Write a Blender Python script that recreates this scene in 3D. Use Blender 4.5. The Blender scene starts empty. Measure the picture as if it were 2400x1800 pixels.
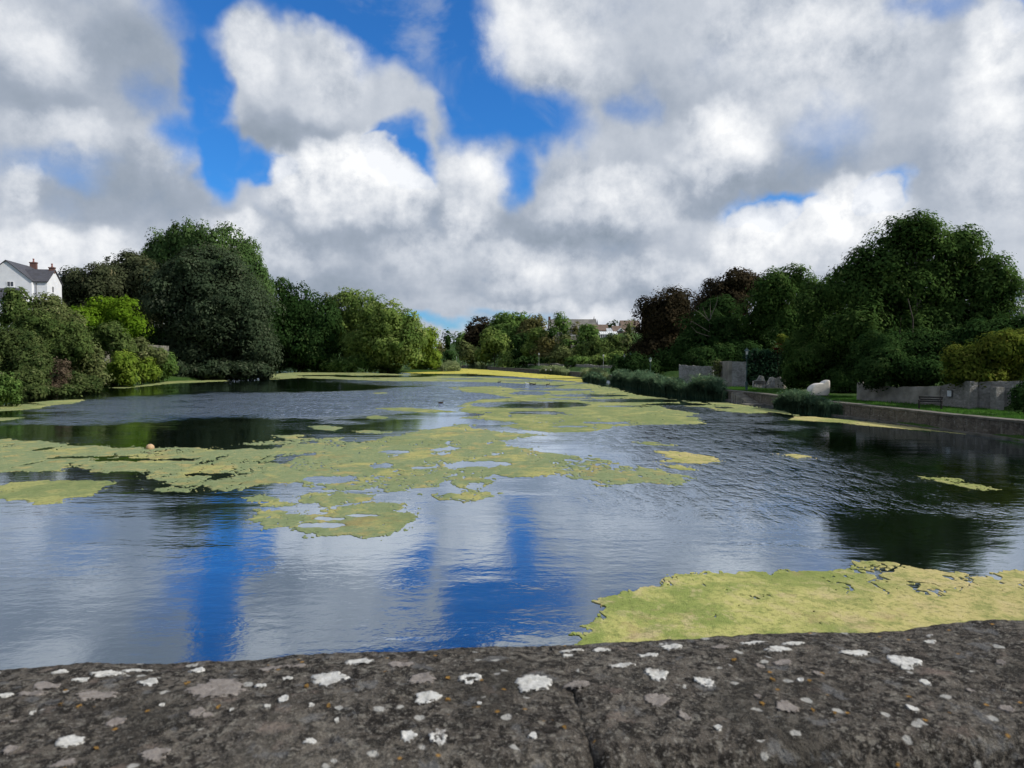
import bpy, bmesh, math, random
import numpy as np
from mathutils import Vector, Matrix

S = bpy.context.scene
COL = S.collection
R = math.radians

# ------------------------------------------------------------------ camera
CAM_Z = 4.5            # eye height above the water of the mill pond
FPX = 1733.0           # focal length for a 2400 px wide frame
PITCH = math.atan((900 - 842) / FPX)
cam_d = bpy.data.cameras.new('camera')
cam = bpy.data.objects.new('camera', cam_d)
COL.objects.link(cam)
cam.location = (0, 0, CAM_Z)
cam.rotation_euler = (math.pi / 2 - PITCH, 0, 0)
cam_d.sensor_width = 36.0
cam_d.lens = 36.0 * FPX / 2400.0
cam_d.clip_start = 0.05
cam_d.clip_end = 9000
cam_d.dof.use_dof = True
cam_d.dof.focus_distance = 60
cam_d.dof.aperture_fstop = 11
S.camera = cam

def ray(px, py):
    x = (px - 1200) / FPX
    y = -(py - 900) / FPX
    c, s = math.cos(PITCH), math.sin(PITCH)
    return np.array([x, c + y * s, -s + y * c])

def at(px, py, Y):
    d = ray(px, py)
    return np.array([0, 0, CAM_Z]) + d * (Y / d[1])

def gnd(px, py, z=0.0):
    d = ray(px, py)
    return np.array([0, 0, CAM_Z]) + d * ((z - CAM_Z) / d[2])

def azel(px, py):
    d = ray(px, py)
    d = d / np.linalg.norm(d)
    return math.atan2(d[0], d[1]), math.asin(d[2])

# ------------------------------------------------------------------ node helper
class NT:
    def __init__(self, tree):
        self.t = tree
        self.n = tree.nodes
        self.l = tree.links
    def new(self, typ, **kw):
        nd = self.n.new(typ)
        for k, v in kw.items():
            setattr(nd, k, v)
        return nd
    def put(self, sock, v):
        if isinstance(v, bpy.types.NodeSocket):
            self.l.new(v, sock)
        elif v is not None:
            if hasattr(sock.default_value, '__len__') and not hasattr(v, '__len__'):
                v = (v,) * len(sock.default_value)
            if hasattr(sock.default_value, '__len__') and len(sock.default_value) == 4 and len(v) == 3:
                v = tuple(v) + (1.0,)
            sock.default_value = v
    def m(self, op, a, b=None, c=None, clamp=False):
        nd = self.new('ShaderNodeMath', operation=op)
        nd.use_clamp = clamp
        self.put(nd.inputs[0], a)
        if b is not None: self.put(nd.inputs[1], b)
        if c is not None: self.put(nd.inputs[2], c)
        return nd.outputs[0]
    def v(self, op, a, b=None, c=None, scale=None):
        nd = self.new('ShaderNodeVectorMath', operation=op)
        self.put(nd.inputs[0], a)
        if b is not None: self.put(nd.inputs[1], b)
        if c is not None: self.put(nd.inputs[2], c)
        if scale is not None: self.put(nd.inputs['Scale'], scale)
        return nd.outputs['Value'] if op in ('LENGTH', 'DOT_PRODUCT', 'DISTANCE') else nd.outputs['Vector']
    def xyz(self, a):
        nd = self.new('ShaderNodeSeparateXYZ'); self.put(nd.inputs[0], a)
        return nd.outputs
    def comb(self, x, y, z):
        nd = self.new('ShaderNodeCombineXYZ')
        for s, v in zip(nd.inputs, (x, y, z)): self.put(s, v)
        return nd.outputs[0]
    def noise(self, vec, scale, detail=4, rough=0.55, lac=2.0, dist=0.0, dim='3D', color=False):
        nd = self.new('ShaderNodeTexNoise', noise_dimensions=dim)
        if vec is not None: self.put(nd.inputs['Vector'], vec)
        nd.inputs['Scale'].default_value = scale
        nd.inputs['Detail'].default_value = detail
        nd.inputs['Roughness'].default_value = rough
        nd.inputs['Lacunarity'].default_value = lac
        nd.inputs['Distortion'].default_value = dist
        return nd.outputs['Color'] if color else nd.outputs[0]
    def voro(self, vec, scale, feature='F1', out='Distance', rnd=1.0):
        nd = self.new('ShaderNodeTexVoronoi', feature=feature)
        if vec is not None: self.put(nd.inputs['Vector'], vec)
        nd.inputs['Scale'].default_value = scale
        nd.inputs['Randomness'].default_value = rnd
        return nd.outputs[out]
    def ss(self, v, a, b, lo=0.0, hi=1.0, kind='SMOOTHSTEP'):
        nd = self.new('ShaderNodeMapRange', interpolation_type=kind)
        self.put(nd.inputs['Value'], v)
        self.put(nd.inputs['From Min'], a); self.put(nd.inputs['From Max'], b)
        self.put(nd.inputs['To Min'], lo); self.put(nd.inputs['To Max'], hi)
        return nd.outputs['Result']
    def mix(self, f, a, b, blend='MIX'):
        nd = self.new('ShaderNodeMix', data_type='RGBA', blend_type=blend)
        self.put(nd.inputs[0], f); self.put(nd.inputs[6], a); self.put(nd.inputs[7], b)
        return nd.outputs[2]
    def ramp(self, f, stops, interp='LINEAR'):
        nd = self.new('ShaderNodeValToRGB')
        nd.color_ramp.interpolation = interp
        el = nd.color_ramp.elements
        while len(el) < len(stops): el.new(0.5)
        for e, (p, c) in zip(el, stops):
            e.position = p; e.color = tuple(c) + (1.0,) if len(c) == 3 else c
        self.put(nd.inputs[0], f)
        return nd.outputs[0]
    def bump(self, h, strength=0.5, dist=0.02, normal=None):
        nd = self.new('ShaderNodeBump')
        self.put(nd.inputs['Strength'], strength); self.put(nd.inputs['Distance'], dist)
        self.put(nd.inputs['Height'], h)
        if normal is not None: self.put(nd.inputs['Normal'], normal)
        return nd.outputs[0]

# ------------------------------------------------------------------ sky (world)
SUN_AZ = R(104)         # from the viewing direction towards the right bank
SUN_EL = R(36)
w = bpy.data.worlds.new('World'); S.world = w; w.use_nodes = True
T = NT(w.node_tree)
for nd in list(T.n): T.n.remove(nd)
tc = T.new('ShaderNodeTexCoord').outputs['Generated']
sky = T.new('ShaderNodeTexSky', sky_type='NISHITA')
sky.sun_disc = False
sky.sun_elevation = SUN_EL
sky.sun_rotation = SUN_AZ
sky.altitude = 20; sky.air_density = 1.0; sky.dust_density = 0.6; sky.ozone_density = 2.0
dx, dy, dz = T.xyz(tc)
az = T.m('ARCTAN2', dx, dy)
el = T.m('ARCSINE', T.m('MAXIMUM', dz, 0.0))
ae = T.comb(az, el, 0.0)
wob = T.noise(tc, 5.0, 4, 0.55, color=True)
wob = T.v('MULTIPLY', T.v('SUBTRACT', wob, (0.5, 0.5, 0.5)), (0.13, 0.11, 0.0))
fine = T.noise(tc, 22.0, 3, 0.5, color=True)
fine = T.v('MULTIPLY', T.v('SUBTRACT', fine, (0.5, 0.5, 0.5)), (0.045, 0.045, 0.0))
P = T.v('ADD', T.v('ADD', ae, wob), fine)

def blobs(lst, smooth=0.10, grow=1.0, tail=None):
    """field that is 1 in the middle of a cloud / gap and 0 at its rim; pixel ellipses of the photo turned into directions"""
    out = None
    for (px, py, rx, ry, amp) in lst:
        a, e = azel(px, py)
        k = math.cos(a)
        sx = FPX / (rx * grow * k * k) ; sy = FPX / (ry * grow * k)
        q = T.v('MULTIPLY_ADD', P, (sx, sy, 0.0), (-a * sx, -e * sy, 0.0))
        if tail: q = T.v('MAXIMUM', q, T.v('MULTIPLY', q, (1.0, tail, 1.0)))
        d = T.m('MULTIPLY_ADD', T.v('DOT_PRODUCT', q, q), -amp, amp)
        out = d if out is None else T.m('SMOOTH_MAX', out, d, smooth)
    return T.m('MAXIMUM', out, -1.0)

GAPS = [(560, 30, 190, 95, 1), (760, 20, 170, 80, 1), (870, 120, 150, 120, 1.1), (1040, 110, 160, 130, 1.1), (1120, 240, 95, 120, 1),
        (1240, 300, 130, 70, .9), (955, 365, 75, 85, 1.2), (478, 200, 80, 130, 1.2), (500, 340, 75, 90, 1.2), (610, 372, 110, 45, 1.0), (410, 300, 80, 70, .8),
        (1475, 262, 60, 42, .62), (1520, 240, 36, 46, .5), (1215, 425, 45, 65, .8), (1800, 475, 110, 36, 1.0), (2060, 470, 70, 46, 1.0), (2180, 15, 110, 40, .6),
        (2390, 10, 60, 45, .8), (110, 375, 120, 45, .5), (1930, 330, 110, 70, .45), (1180, 400, 60, 40, .5), (330, 205, 90, 50, .5), (1010, 772, 170, 22, .75), (1250, 745, 120, 18, .5)]
CLDS = [(600, 110, 80, 90, 1), (700, 190, 210, 110, 1.1), (890, 225, 130, 85, 1.0), (985, 275, 90, 60, .7), (620, 285, 150, 85, 1), (740, 300, 140, 60, .7)]
HIGH = [(590, 110, 70, 70, .55), (760, 150, 110, 80, .5), (870, 400, 130, 62, 1.0), (740, 405, 110, 55, .9), (960, 460, 80, 55, .8), (1110, 410, 90, 70, .6),
        (1100, 520, 60, 50, .75), (1700, 300, 110, 60, .75), (1980, 500, 130, 70, 1.0), (1760, 520, 120, 60, .8), (1450, 440, 170, 60, .65), (2330, 100, 120, 110, .8),
        (2330, 300, 150, 120, .6), (60, 560, 140, 60, .75), (200, 565, 120, 50, .6), (560, 520, 80, 40, .8), (1260, 590, 130, 50, .65), (30, 410, 60, 50, .7), (1000, 590, 130, 45, .45),
        (1300, 60, 160, 110, .5), (1900, 60, 260, 110, .55), (330, 330, 110, 45, .35), (600, 560, 150, 35, .5), (1500, 610, 200, 40, .5), (1850, 600, 150, 50, .6), (40, 60, 160, 60, .5), (130, 300, 130, 40, .4), (480, 620, 150, 30, .4), (1330, 710, 200, 25, .5)]
DARK = [(300, 130, 200, 110, .7), (60, 240, 180, 60, .5), (640, 330, 200, 40, .8), (300, 440, 250, 90, .7), (830, 545, 260, 60, .75), (1500, 230, 260, 60, .5), (1330, 540, 190, 55, .8),
        (1750, 420, 260, 50, .8), (2250, 420, 260, 70, .5), (1650, 660, 330, 60, .7), (800, 660, 300, 50, .6), (1200, 680, 200, 40, .5), (150, 650, 200, 40, .3), (1250, 470, 80, 60, .5), (460, 300, 60, 100, .3), (1180, 330, 120, 40, .6)]
gap = T.m('POWER', T.m('MAXIMUM', blobs(GAPS, 0.2, 1.42), 0.0), 1.5)
cld = T.m('POWER', T.m('MAXIMUM', blobs(CLDS, 0.2, 1.25), 0.0), 1.3)
hi = T.m('POWER', T.m('MAXIMUM', blobs(HIGH, 0.15, 1.35, 0.55), 0.0), 1.6)
dk = T.m('POWER', T.m('MAXIMUM', blobs(DARK, 0.2, 1.4), 0.0), 1.4)
fb = T.noise(tc, 7.0, 7, 0.62)
fb2 = T.noise(T.v('ADD', tc, (0.012, 0.0, 0.020)), 7.0, 7, 0.62)
relief = T.m('SUBTRACT', fb, fb2)
big = T.noise(T.v('MULTIPLY', tc, (1, 1, 1.6)), 2.3, 3, 0.5)
# beyond the picture the same broken cloud goes on
outside = T.ss(T.m('ABSOLUTE', az), 0.62, 0.9)
outside = T.m('MAXIMUM', outside, T.ss(el, 0.52, 0.72))
gapn = T.m('MULTIPLY', T.ss(big, 0.52, 0.66), outside)
gap = T.m('MAXIMUM', gap, gapn)
cover = T.m('ADD', T.m('MULTIPLY_ADD', gap, -1.45, 0.78), T.m('MULTIPLY', cld, 1.25))
cover = T.m('MULTIPLY_ADD', T.m('SUBTRACT', fb, 0.5), 1.25, cover)
cover = T.m('MULTIPLY_ADD', hi, 0.45, cover)
crisp = T.ss(T.m('MULTIPLY_ADD', T.m('SUBTRACT', fb, 0.5), 0.9, hi), 0.08, 0.42)
alpha = T.m('MAXIMUM', T.ss(cover, -0.40, 0.80), T.m('MULTIPLY', crisp, 0.94))
his = hi
lum = T.m('MULTIPLY_ADD', his, T.m('MULTIPLY_ADD', fb, 1.25, -0.22), 0.42)
lum = T.m('MULTIPLY_ADD', crisp, 0.13, lum)
lum = T.m('MULTIPLY_ADD', T.m('MULTIPLY', dk, T.m('MULTIPLY_ADD', hi, -0.35, 1.0)), -0.38, lum)
lum = T.m('MULTIPLY_ADD', relief, T.m('MULTIPLY_ADD', his, 2.4, 0.5), lum)
lum = T.m('MULTIPLY_ADD', T.m('SUBTRACT', big, 0.5), 0.30, lum)
low = T.noise(T.v('MULTIPLY', tc, (1.0, 1.0, 4.5)), 6.0, 5, 0.55)
lum = T.m('MULTIPLY_ADD', T.m('MULTIPLY', T.m('SUBTRACT', low, 0.47), T.ss(el, 0.22, 0.05)), 0.42, lum)
lum = T.m('MULTIPLY_ADD', outside, 0.06, lum)
ccol = T.ramp(lum, [(0.0, (0.20, 0.25, 0.31)), (0.28, (0.345, 0.395, 0.475)), (0.5, (0.545, 0.585, 0.65)), (0.74, (0.74, 0.765, 0.805)), (1.0, (0.93, 0.94, 0.95))])
skyc = T.mix(1.0, T.v('SCALE', sky.outputs[0], scale=0.10), (0.25, 0.80, 1.45), 'MULTIPLY')
veil = T.ss(T.noise(T.v('MULTIPLY', tc, (1.0, 1.0, 1.1)), 6.0, 5, 0.60, dist=0.8), 0.48, 0.80, 0.0, 0.5)
alpha = T.m('MAXIMUM', alpha, veil)
col = T.mix(alpha, skyc, ccol)
bg = T.new('ShaderNodeBackground'); T.put(bg.inputs['Color'], col); bg.inputs['Strength'].default_value = 1.0
wo = T.new('ShaderNodeOutputWorld'); T.l.new(bg.outputs[0], wo.inputs['Surface'])
w.cycles.sampling_method = 'NONE'

# ------------------------------------------------------------------ sun
sun_d = bpy.data.lights.new('sun', 'SUN')
sun_d.energy = 4.2
sun_d.angle = R(1.5)
sun_d.color = (1.0, 0.95, 0.86)
sun = bpy.data.objects.new('sun', sun_d); COL.objects.link(sun)
sd = Vector((math.sin(SUN_AZ) * math.cos(SUN_EL), math.cos(SUN_AZ) * math.cos(SUN_EL), math.sin(SUN_EL)))
sun.rotation_euler = sd.to_track_quat('Z', 'Y').to_euler()
sun.location = (60, 0, 60)

S.view_settings.view_transform = 'Standard'
S.view_settings.look = 'None'
S.view_settings.exposure = 0.1
S.view_settings.gamma = 1.0
S.view_settings.use_curve_mapping = False
S.cycles.max_bounces = 4
S.cycles.diffuse_bounces = 2
S.cycles.glossy_bounces = 2
S.cycles.transmission_bounces = 3
S.cycles.transparent_max_bounces = 6
S.cycles.caustics_reflective = False
S.cycles.caustics_refractive = False
S.cycles.use_denoising = True
S.cycles.use_adaptive_sampling = True
S.cycles.adaptive_threshold = 0.015
S.cycles.adaptive_min_samples = 8

# ================================================================== helpers
rng = np.random.default_rng(7)

def tag(o, label=None, cat=None, group=None, kind=None):
    if label: o['label'] = label
    if cat: o['category'] = cat
    if group: o['group'] = group
    if kind: o['kind'] = kind
    return o

def empty(name, loc, rz=0.0):
    o = bpy.data.objects.new(name, None)
    o.empty_display_size = 0.2
    COL.objects.link(o)
    o.location = loc; o.rotation_euler = (0, 0, rz)
    return o

def mesh_np(name, verts, faces, mat=None, parent=None, smooth=False, loc=None):
    """faces: int array (n,3) or (n,4), or list of polygons"""
    me = bpy.data.meshes.new(name)
    if isinstance(faces, np.ndarray):
        n, k = faces.shape
        me.vertices.add(len(verts)); me.vertices.foreach_set('co', np.asarray(verts, dtype=np.float32).ravel())
        me.loops.add(n * k); me.loops.foreach_set('vertex_index', faces.astype(np.int32).ravel())
        me.polygons.add(n)
        me.polygons.foreach_set('loop_start', np.arange(0, n * k, k, dtype=np.int32))
        me.polygons.foreach_set('loop_total', np.full(n, k, dtype=np.int32))
        me.update(calc_edges=True)
    else:
        me.from_pydata([tuple(map(float, v)) for v in verts], [], faces)
        me.update()
    if smooth:
        me.polygons.foreach_set('use_smooth', np.ones(len(me.polygons), dtype=bool))
    if mat is not None: me.materials.append(mat)
    o = bpy.data.objects.new(name, me); COL.objects.link(o)
    if parent is not None: o.parent = parent
    if loc is not None: o.location = loc
    return o

class MB:
    """collects boxes, prisms and tubes for ONE mesh"""
    def __init__(self): self.v = []; self.f = []
    def add(self, vs, fs):
        b = len(self.v)
        self.v += [tuple(map(float, p)) for p in vs]
        self.f += [tuple(b + i for i in f) for f in fs]
        return self
    def box(self, x0, x1, y0, y1, z0, z1):
        vs = [(x0, y0, z0), (x1, y0, z0), (x1, y1, z0), (x0, y1, z0), (x0, y0, z1), (x1, y0, z1), (x1, y1, z1), (x0, y1, z1)]
        return self.add(vs, [(3, 2, 1, 0), (4, 5, 6, 7), (0, 1, 5, 4), (1, 2, 6, 5), (2, 3, 7, 6), (3, 0, 4, 7)])
    def prism(self, pts, d):
        """closed polygon pts (3d), extruded along d"""
        n = len(pts)
        pts = [np.array(p, float) for p in pts]; d = np.array(d, float)
        vs = pts + [p + d for p in pts]
        fs = [tuple(range(n - 1, -1, -1)), tuple(range(n, 2 * n))]
        fs += [(i, (i + 1) % n, n + (i + 1) % n, n + i) for i in range(n)]
        return self.add(vs, fs)
    def tube(self, pts, rad, n=6, cap=True):
        pts = [Vector(p) for p in pts]
        rings = []
        for i, p in enumerate(pts):
            a = pts[max(i - 1, 0)]; b = pts[min(i + 1, len(pts) - 1)]
            q = (b - a).to_track_quat('Z', 'Y')
            r = rad[i] if hasattr(rad, '__len__') else rad
            rings.append([p + q @ Vector((math.cos(2 * math.pi * k / n) * r, math.sin(2 * math.pi * k / n) * r, 0)) for k in range(n)])
        vs = [v for rg in rings for v in rg]
        fs = []
        for i in range(len(pts) - 1):
            for k in range(n):
                fs.append((i * n + k, i * n + (k + 1) % n, (i + 1) * n + (k + 1) % n, (i + 1) * n + k))
        if cap:
            fs.append(tuple(range(n - 1, -1, -1))); fs.append(tuple((len(pts) - 1) * n + k for k in range(n)))
        return self.add(vs, fs)
    def lathe(self, prof, n=10, c=(0, 0)):
        vs = [(c[0] + r * math.cos(2 * math.pi * k / n), c[1] + r * math.sin(2 * math.pi * k / n), z) for r, z in prof for k in range(n)]
        fs = [(i * n + k, i * n + (k + 1) % n, (i + 1) * n + (k + 1) % n, (i + 1) * n + k) for i in range(len(prof) - 1) for k in range(n)]
        fs.append(tuple(range(n - 1, -1, -1))); fs.append(tuple((len(prof) - 1) * n + k for k in range(n)))
        return self.add(vs, fs)
    def build(self, name, mat, parent=None, smooth=False, loc=None):
        return mesh_np(name, self.v, self.f, mat, parent, smooth, loc)

# ---- value noise in numpy (for shapes)
_tab = np.random.default_rng(3).random((256, 256))
def vnoise(x, y):
    xi = np.floor(x).astype(int); yi = np.floor(y).astype(int)
    fx = x - xi; fy = y - yi
    fx = fx * fx * (3 - 2 * fx); fy = fy * fy * (3 - 2 * fy)
    a = _tab[xi & 255, yi & 255]; b = _tab[(xi + 1) & 255, yi & 255]
    c = _tab[xi & 255, (yi + 1) & 255]; d = _tab[(xi + 1) & 255, (yi + 1) & 255]
    return (a * (1 - fx) + b * fx) * (1 - fy) + (c * (1 - fx) + d * fx) * fy
def fbm(x, y, o=4, g=0.5):
    s = 0; a = 1; t = 0
    for i in range(o):
        s = s + a * vnoise(x * 2 ** i + 17.3 * i, y * 2 ** i - 9.7 * i); t += a; a *= g
    return s / t - 0.5
def sstep(x, a, b):
    t = np.clip((x - a) / (b - a), 0, 1)
    return t * t * (3 - 2 * t)

def poly_sd(x, y, poly):
    """signed distance, negative inside"""
    P = np.asarray(poly, float)
    d2 = np.full(x.shape, 1e18); ins = np.zeros(x.shape, bool)
    for i in range(len(P)):
        a = P[i]; b = P[(i + 1) % len(P)]
        e = b - a
        t = np.clip(((x - a[0]) * e[0] + (y - a[1]) * e[1]) / (e @ e + 1e-12), 0, 1)
        d2 = np.minimum(d2, (x - a[0] - t * e[0]) ** 2 + (y - a[1] - t * e[1]) ** 2)
        c = ((a[1] > y) != (b[1] > y))
        with np.errstate(divide='ignore', invalid='ignore'):
            xi = (b[0] - a[0]) * (y - a[1]) / (b[1] - a[1] + 1e-12) + a[0]
        ins ^= c & (x < xi)
    return np.where(ins, -1, 1) * np.sqrt(d2)
def line_d(x, y, pts):
    d2 = np.full(np.shape(x), 1e18)
    P = np.asarray(pts, float)
    for a, b in zip(P[:-1], P[1:]):
        e = b - a
        t = np.clip(((x - a[0]) * e[0] + (y - a[1]) * e[1]) / (e @ e + 1e-12), 0, 1)
        d2 = np.minimum(d2, (x - a[0] - t * e[0]) ** 2 + (y - a[1] - t * e[1]) ** 2)
    return np.sqrt(d2)

# ================================================================== materials
def mat(name):
    m = bpy.data.materials.new(name); m.use_nodes = True
    t = NT(m.node_tree)
    for nd in list(t.n): t.n.remove(nd)
    out = t.new('ShaderNodeOutputMaterial')
    return m, t, out
def pbr(t, out, color, rough=0.8, normal=None, spec=0.3, metallic=0.0):
    p = t.new('ShaderNodeBsdfPrincipled')
    t.put(p.inputs['Base Color'], color); t.put(p.inputs['Roughness'], rough)
    p.inputs['Specular IOR Level'].default_value = spec
    p.inputs['Metallic'].default_value = metallic
    if normal is not None: t.put(p.inputs['Normal'], normal)
    t.l.new(p.outputs[0], out.inputs['Surface'])
    return p
def mat_simple(name, c1, c2=None, scale=3.0, rough=0.8, bump=0.0, bscale=20.0, bdist=0.01, metallic=0.0, spec=0.3):
    m, t, out = mat(name)
    pos = t.new('ShaderNodeNewGeometry').outputs['Position']
    c2 = c2 or tuple(x * 0.7 for x in c1)
    f = t.ss(t.noise(pos, scale, 5, 0.6), 0.3, 0.7)
    nrm = t.bump(t.noise(pos, bscale, 4, 0.6), bump, bdist) if bump else None
    pbr(t, out, t.mix(f, c1, c2), rough, nrm, spec, metallic)
    return m

GAINS = {'leaf_ash': 1.55, 'leaf_dark_green': 1.25, 'leaf_willow': 1.45, 'leaf_olive': 1.6, 'leaf_bramble': 1.6, 'leaf_brown_scrub': 1.1, 'leaf_copper_beech': 1.3, 'leaf_ivy': 1.3, 'leaf_red': 0.3, 'leaf_hedge': 1.3, 'leaf_bright': 1.25, 'leaf_lime': 1.5, 'leaf_reed': 1.8, 'leaf_holm_oak': 1.6, 'leaf_dark_oak': 1.6}
def mat_leaf(name, c1, c2, c3=None, trans=0.28):
    """c1..c2 by the clump's own tint, c3 for a few odd leaves"""
    gain = GAINS.get(name, 2.0)
    c1, c2, c3 = (tuple(min(0.6, x * gain) for x in c) for c in (c1, c2, c3 or c2))
    m, t, out = mat(name)
    a = t.new('ShaderNodeAttribute'); a.attribute_name = 'tint'
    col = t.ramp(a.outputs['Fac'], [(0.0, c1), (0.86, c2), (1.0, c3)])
    d = t.new('ShaderNodeBsdfDiffuse'); t.put(d.inputs[0], col)
    cn = t.new('ShaderNodeAttribute'); cn.attribute_name = 'clump_normal'
    t.l.new(cn.outputs['Vector'], d.inputs['Normal'])
    tr = t.new('ShaderNodeBsdfTranslucent'); t.put(tr.inputs[0], col)
    mx = t.new('ShaderNodeMixShader'); mx.inputs[0].default_value = trans
    t.l.new(d.outputs[0], mx.inputs[1]); t.l.new(tr.outputs[0], mx.inputs[2])
    t.l.new(mx.outputs[0], out.inputs['Surface'])
    return m

def mat_grass():
    m, t, out = mat('grass')
    pos = t.new('ShaderNodeNewGeometry').outputs['Position']
    n1 = t.noise(pos, 0.35, 5, 0.6); n2 = t.noise(pos, 6.0, 4, 0.65)
    c = t.mix(t.ss(n1, 0.35, 0.65), (0.030, 0.075, 0.014), (0.060, 0.105, 0.022))
    c = t.mix(t.ss(n2, 0.35, 0.75), c, (0.020, 0.040, 0.010))
    pbr(t, out, c, 0.9, t.bump(n2, 0.8, 0.06), 0.1)
    return m

def mat_water():
    m, t, out = mat('water')
    pos = t.new('ShaderNodeNewGeometry').outputs['Position']
    # where the breeze touches the water (world metres)
    wob = t.v('MULTIPLY', t.v('SUBTRACT', t.noise(pos, 0.06, 4, 0.6, color=True), (0.5, 0.5, 0.5)), (16, 34, 0))
    q = t.v('ADD', pos, wob)
    ruf = None
    for (cx, cy, rx, ry, amp) in [(-25, 80, 27, 27, 1.0), (-4, 105, 20, 30, .8), (10, 42, 8, 24, .22), (7, 26, 5, 8, .12), (17, 62, 7, 16, .30), (19, 31, 3, 8, .08), (-6, 160, 40, 40, .7)]:
        d = t.v('MULTIPLY_ADD', q, (1 / rx, 1 / ry, 0), (-cx / rx, -cy / ry, 0))
        s = t.ss(t.v('DOT_PRODUCT', d, d), 1.0, 0.2, 0.0, amp)
        ruf = s if ruf is None else t.m('MAXIMUM', ruf, s)
    gust = t.ss(t.noise(pos, 0.22, 3, 0.6), 0.35, 0.62)
    ruf = t.m('MULTIPLY', ruf, t.m('MULTIPLY_ADD', gust, 0.6, 0.4))
    pa = t.v('MULTIPLY', pos, (0.95, 1.25, 1.0))
    n1 = t.noise(pa, 3.2, 3, 0.55)
    n2 = t.noise(t.v('MULTIPLY', pos, (0.45, 1.3, 1.0)), 0.9, 2, 0.5)
    n3 = t.noise(t.v('MULTIPLY', pos, (0.8, 1.2, 1.0)), 7.0, 2, 0.5)
    calm = t.m('MULTIPLY_ADD', n2, 1.9, t.m('MULTIPLY', n1, 0.95))
    patch = t.ss(t.noise(t.v('MULTIPLY', pos, (0.5, 1.0, 1.0)), 0.16, 3, 0.5), 0.42, 0.68, 0.25, 1.0)
    calm = t.m('MULTIPLY', calm, patch)
    rough = t.m('MULTIPLY_ADD', n3, 0.30, n1)
    grp = t.ss(t.noise(t.v('MULTIPLY', pos, (1.6, 0.5, 1.0)), 1.3, 3, 0.65), 0.32, 0.68, 0.15, 1.9)
    hgt = t.m('MULTIPLY_ADD', t.m('MULTIPLY', t.m('MULTIPLY', rough, ruf), grp), 8.5, calm)
    nrm = t.bump(hgt, 1.0, 0.0135)
    nrm = t.v('NORMALIZE', t.v('ADD', nrm, t.comb(0.0, t.m('MULTIPLY', ruf, -0.085), 0.0)))
    fr = t.new('ShaderNodeFresnel'); fr.inputs[0].default_value = 1.33
    t.put(fr.inputs['Normal'], nrm)
    fac = t.ss(fr.outputs[0], 0.0, 0.62, 0.10, 0.97, 'LINEAR')
    fac = t.m('POWER', fac, 0.62)
    gl = t.new('ShaderNodeBsdfGlossy'); gl.inputs['Roughness'].default_value = 0.055
    gl.inputs['Color'].default_value = (0.80, 0.89, 1.0, 1)
    t.put(gl.inputs['Normal'], nrm)
    df = t.new('ShaderNodeBsdfDiffuse'); df.inputs[0].default_value = (0.006, 0.010, 0.006, 1)
    mx = t.new('ShaderNodeMixShader'); t.put(mx.inputs[0], fac)
    t.l.new(df.outputs[0], mx.inputs[1]); t.l.new(gl.outputs[0], mx.inputs[2])
    t.l.new(mx.outputs[0], out.inputs['Surface'])
    return m

def mat_algae(name, sage, yellow, tan, wy=0.5, scale=1.0, xb=None):
    """sage green film with yellow and straw coloured patches"""
    m, t, out = mat(name)
    pos = t.new('ShaderNodeNewGeometry').outputs['Position']
    p2 = t.v('MULTIPLY', pos, (1.0, 0.8, 0.0))
    n1 = t.noise(p2, 0.35 * scale, 6, 0.62, dist=0.4)
    n2 = t.noise(t.v('ADD', p2, (31, 7, 0)), 0.8 * scale, 6, 0.65)
    n3 = t.noise(p2, 9.0, 5, 0.7)
    c = t.mix(t.ss(n1, 0.57 - wy * 0.20, 0.66 - wy * 0.20), sage, yellow)
    c = t.mix(t.ss(n2, 0.545, 0.635), c, tan)
    if xb: c = t.mix(t.m('MULTIPLY', t.ss(t.m('MULTIPLY_ADD', n2, 5.0, t.xyz(pos)[0]), xb[0], xb[1]), 0.75), c, xb[2])
    n4 = t.noise(t.v('ADD', p2, (11, 3, 0)), 0.16 * scale, 4, 0.6)
    c = t.mix(t.ss(n4, 0.50, 0.64, 0.0, 0.75), c, tuple(x * k for x, k in zip(sage, (0.80, 0.85, 0.75))))
    n5 = t.noise(t.v('ADD', p2, (5, 19, 0)), 2.2, 5, 0.7, dist=0.6)
    c = t.mix(t.ss(n5, 0.50, 0.60, 0.0, 0.55), c, tuple(x * k for x, k in zip(sage, (0.72, 0.78, 0.7))))
    c = t.mix(t.ss(n5, 0.46, 0.38, 0.0, 0.45), c, tuple(min(1, x * 1.12) for x in tan))
    c = t.mix(t.ss(n3, 0.48, 0.66, 0.0, 0.6), c, tuple(x * 0.45 for x in sage))
    br = t.noise(t.v('ADD', p2, (3, 41, 0)), 0.55 * scale, 5, 0.7)
    c = t.mix(t.ss(br, 0.56, 0.68, 0.0, 0.55), c, tuple(x * k for x, k in zip(tan, (0.72, 0.62, 0.6))))
    c = t.mix(t.ss(t.noise(p2, 38.0, 3, 0.7), 0.5, 0.75, 0.0, 0.35), c, tuple(min(1, x * 1.5) for x in yellow))
    h = t.m('ADD', t.m('MULTIPLY', n3, 0.7), t.noise(p2, 30.0, 4, 0.7))
    pbr(t, out, c, 0.85, t.bump(h, 0.7, 0.03), 0.25)
    return m

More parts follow.
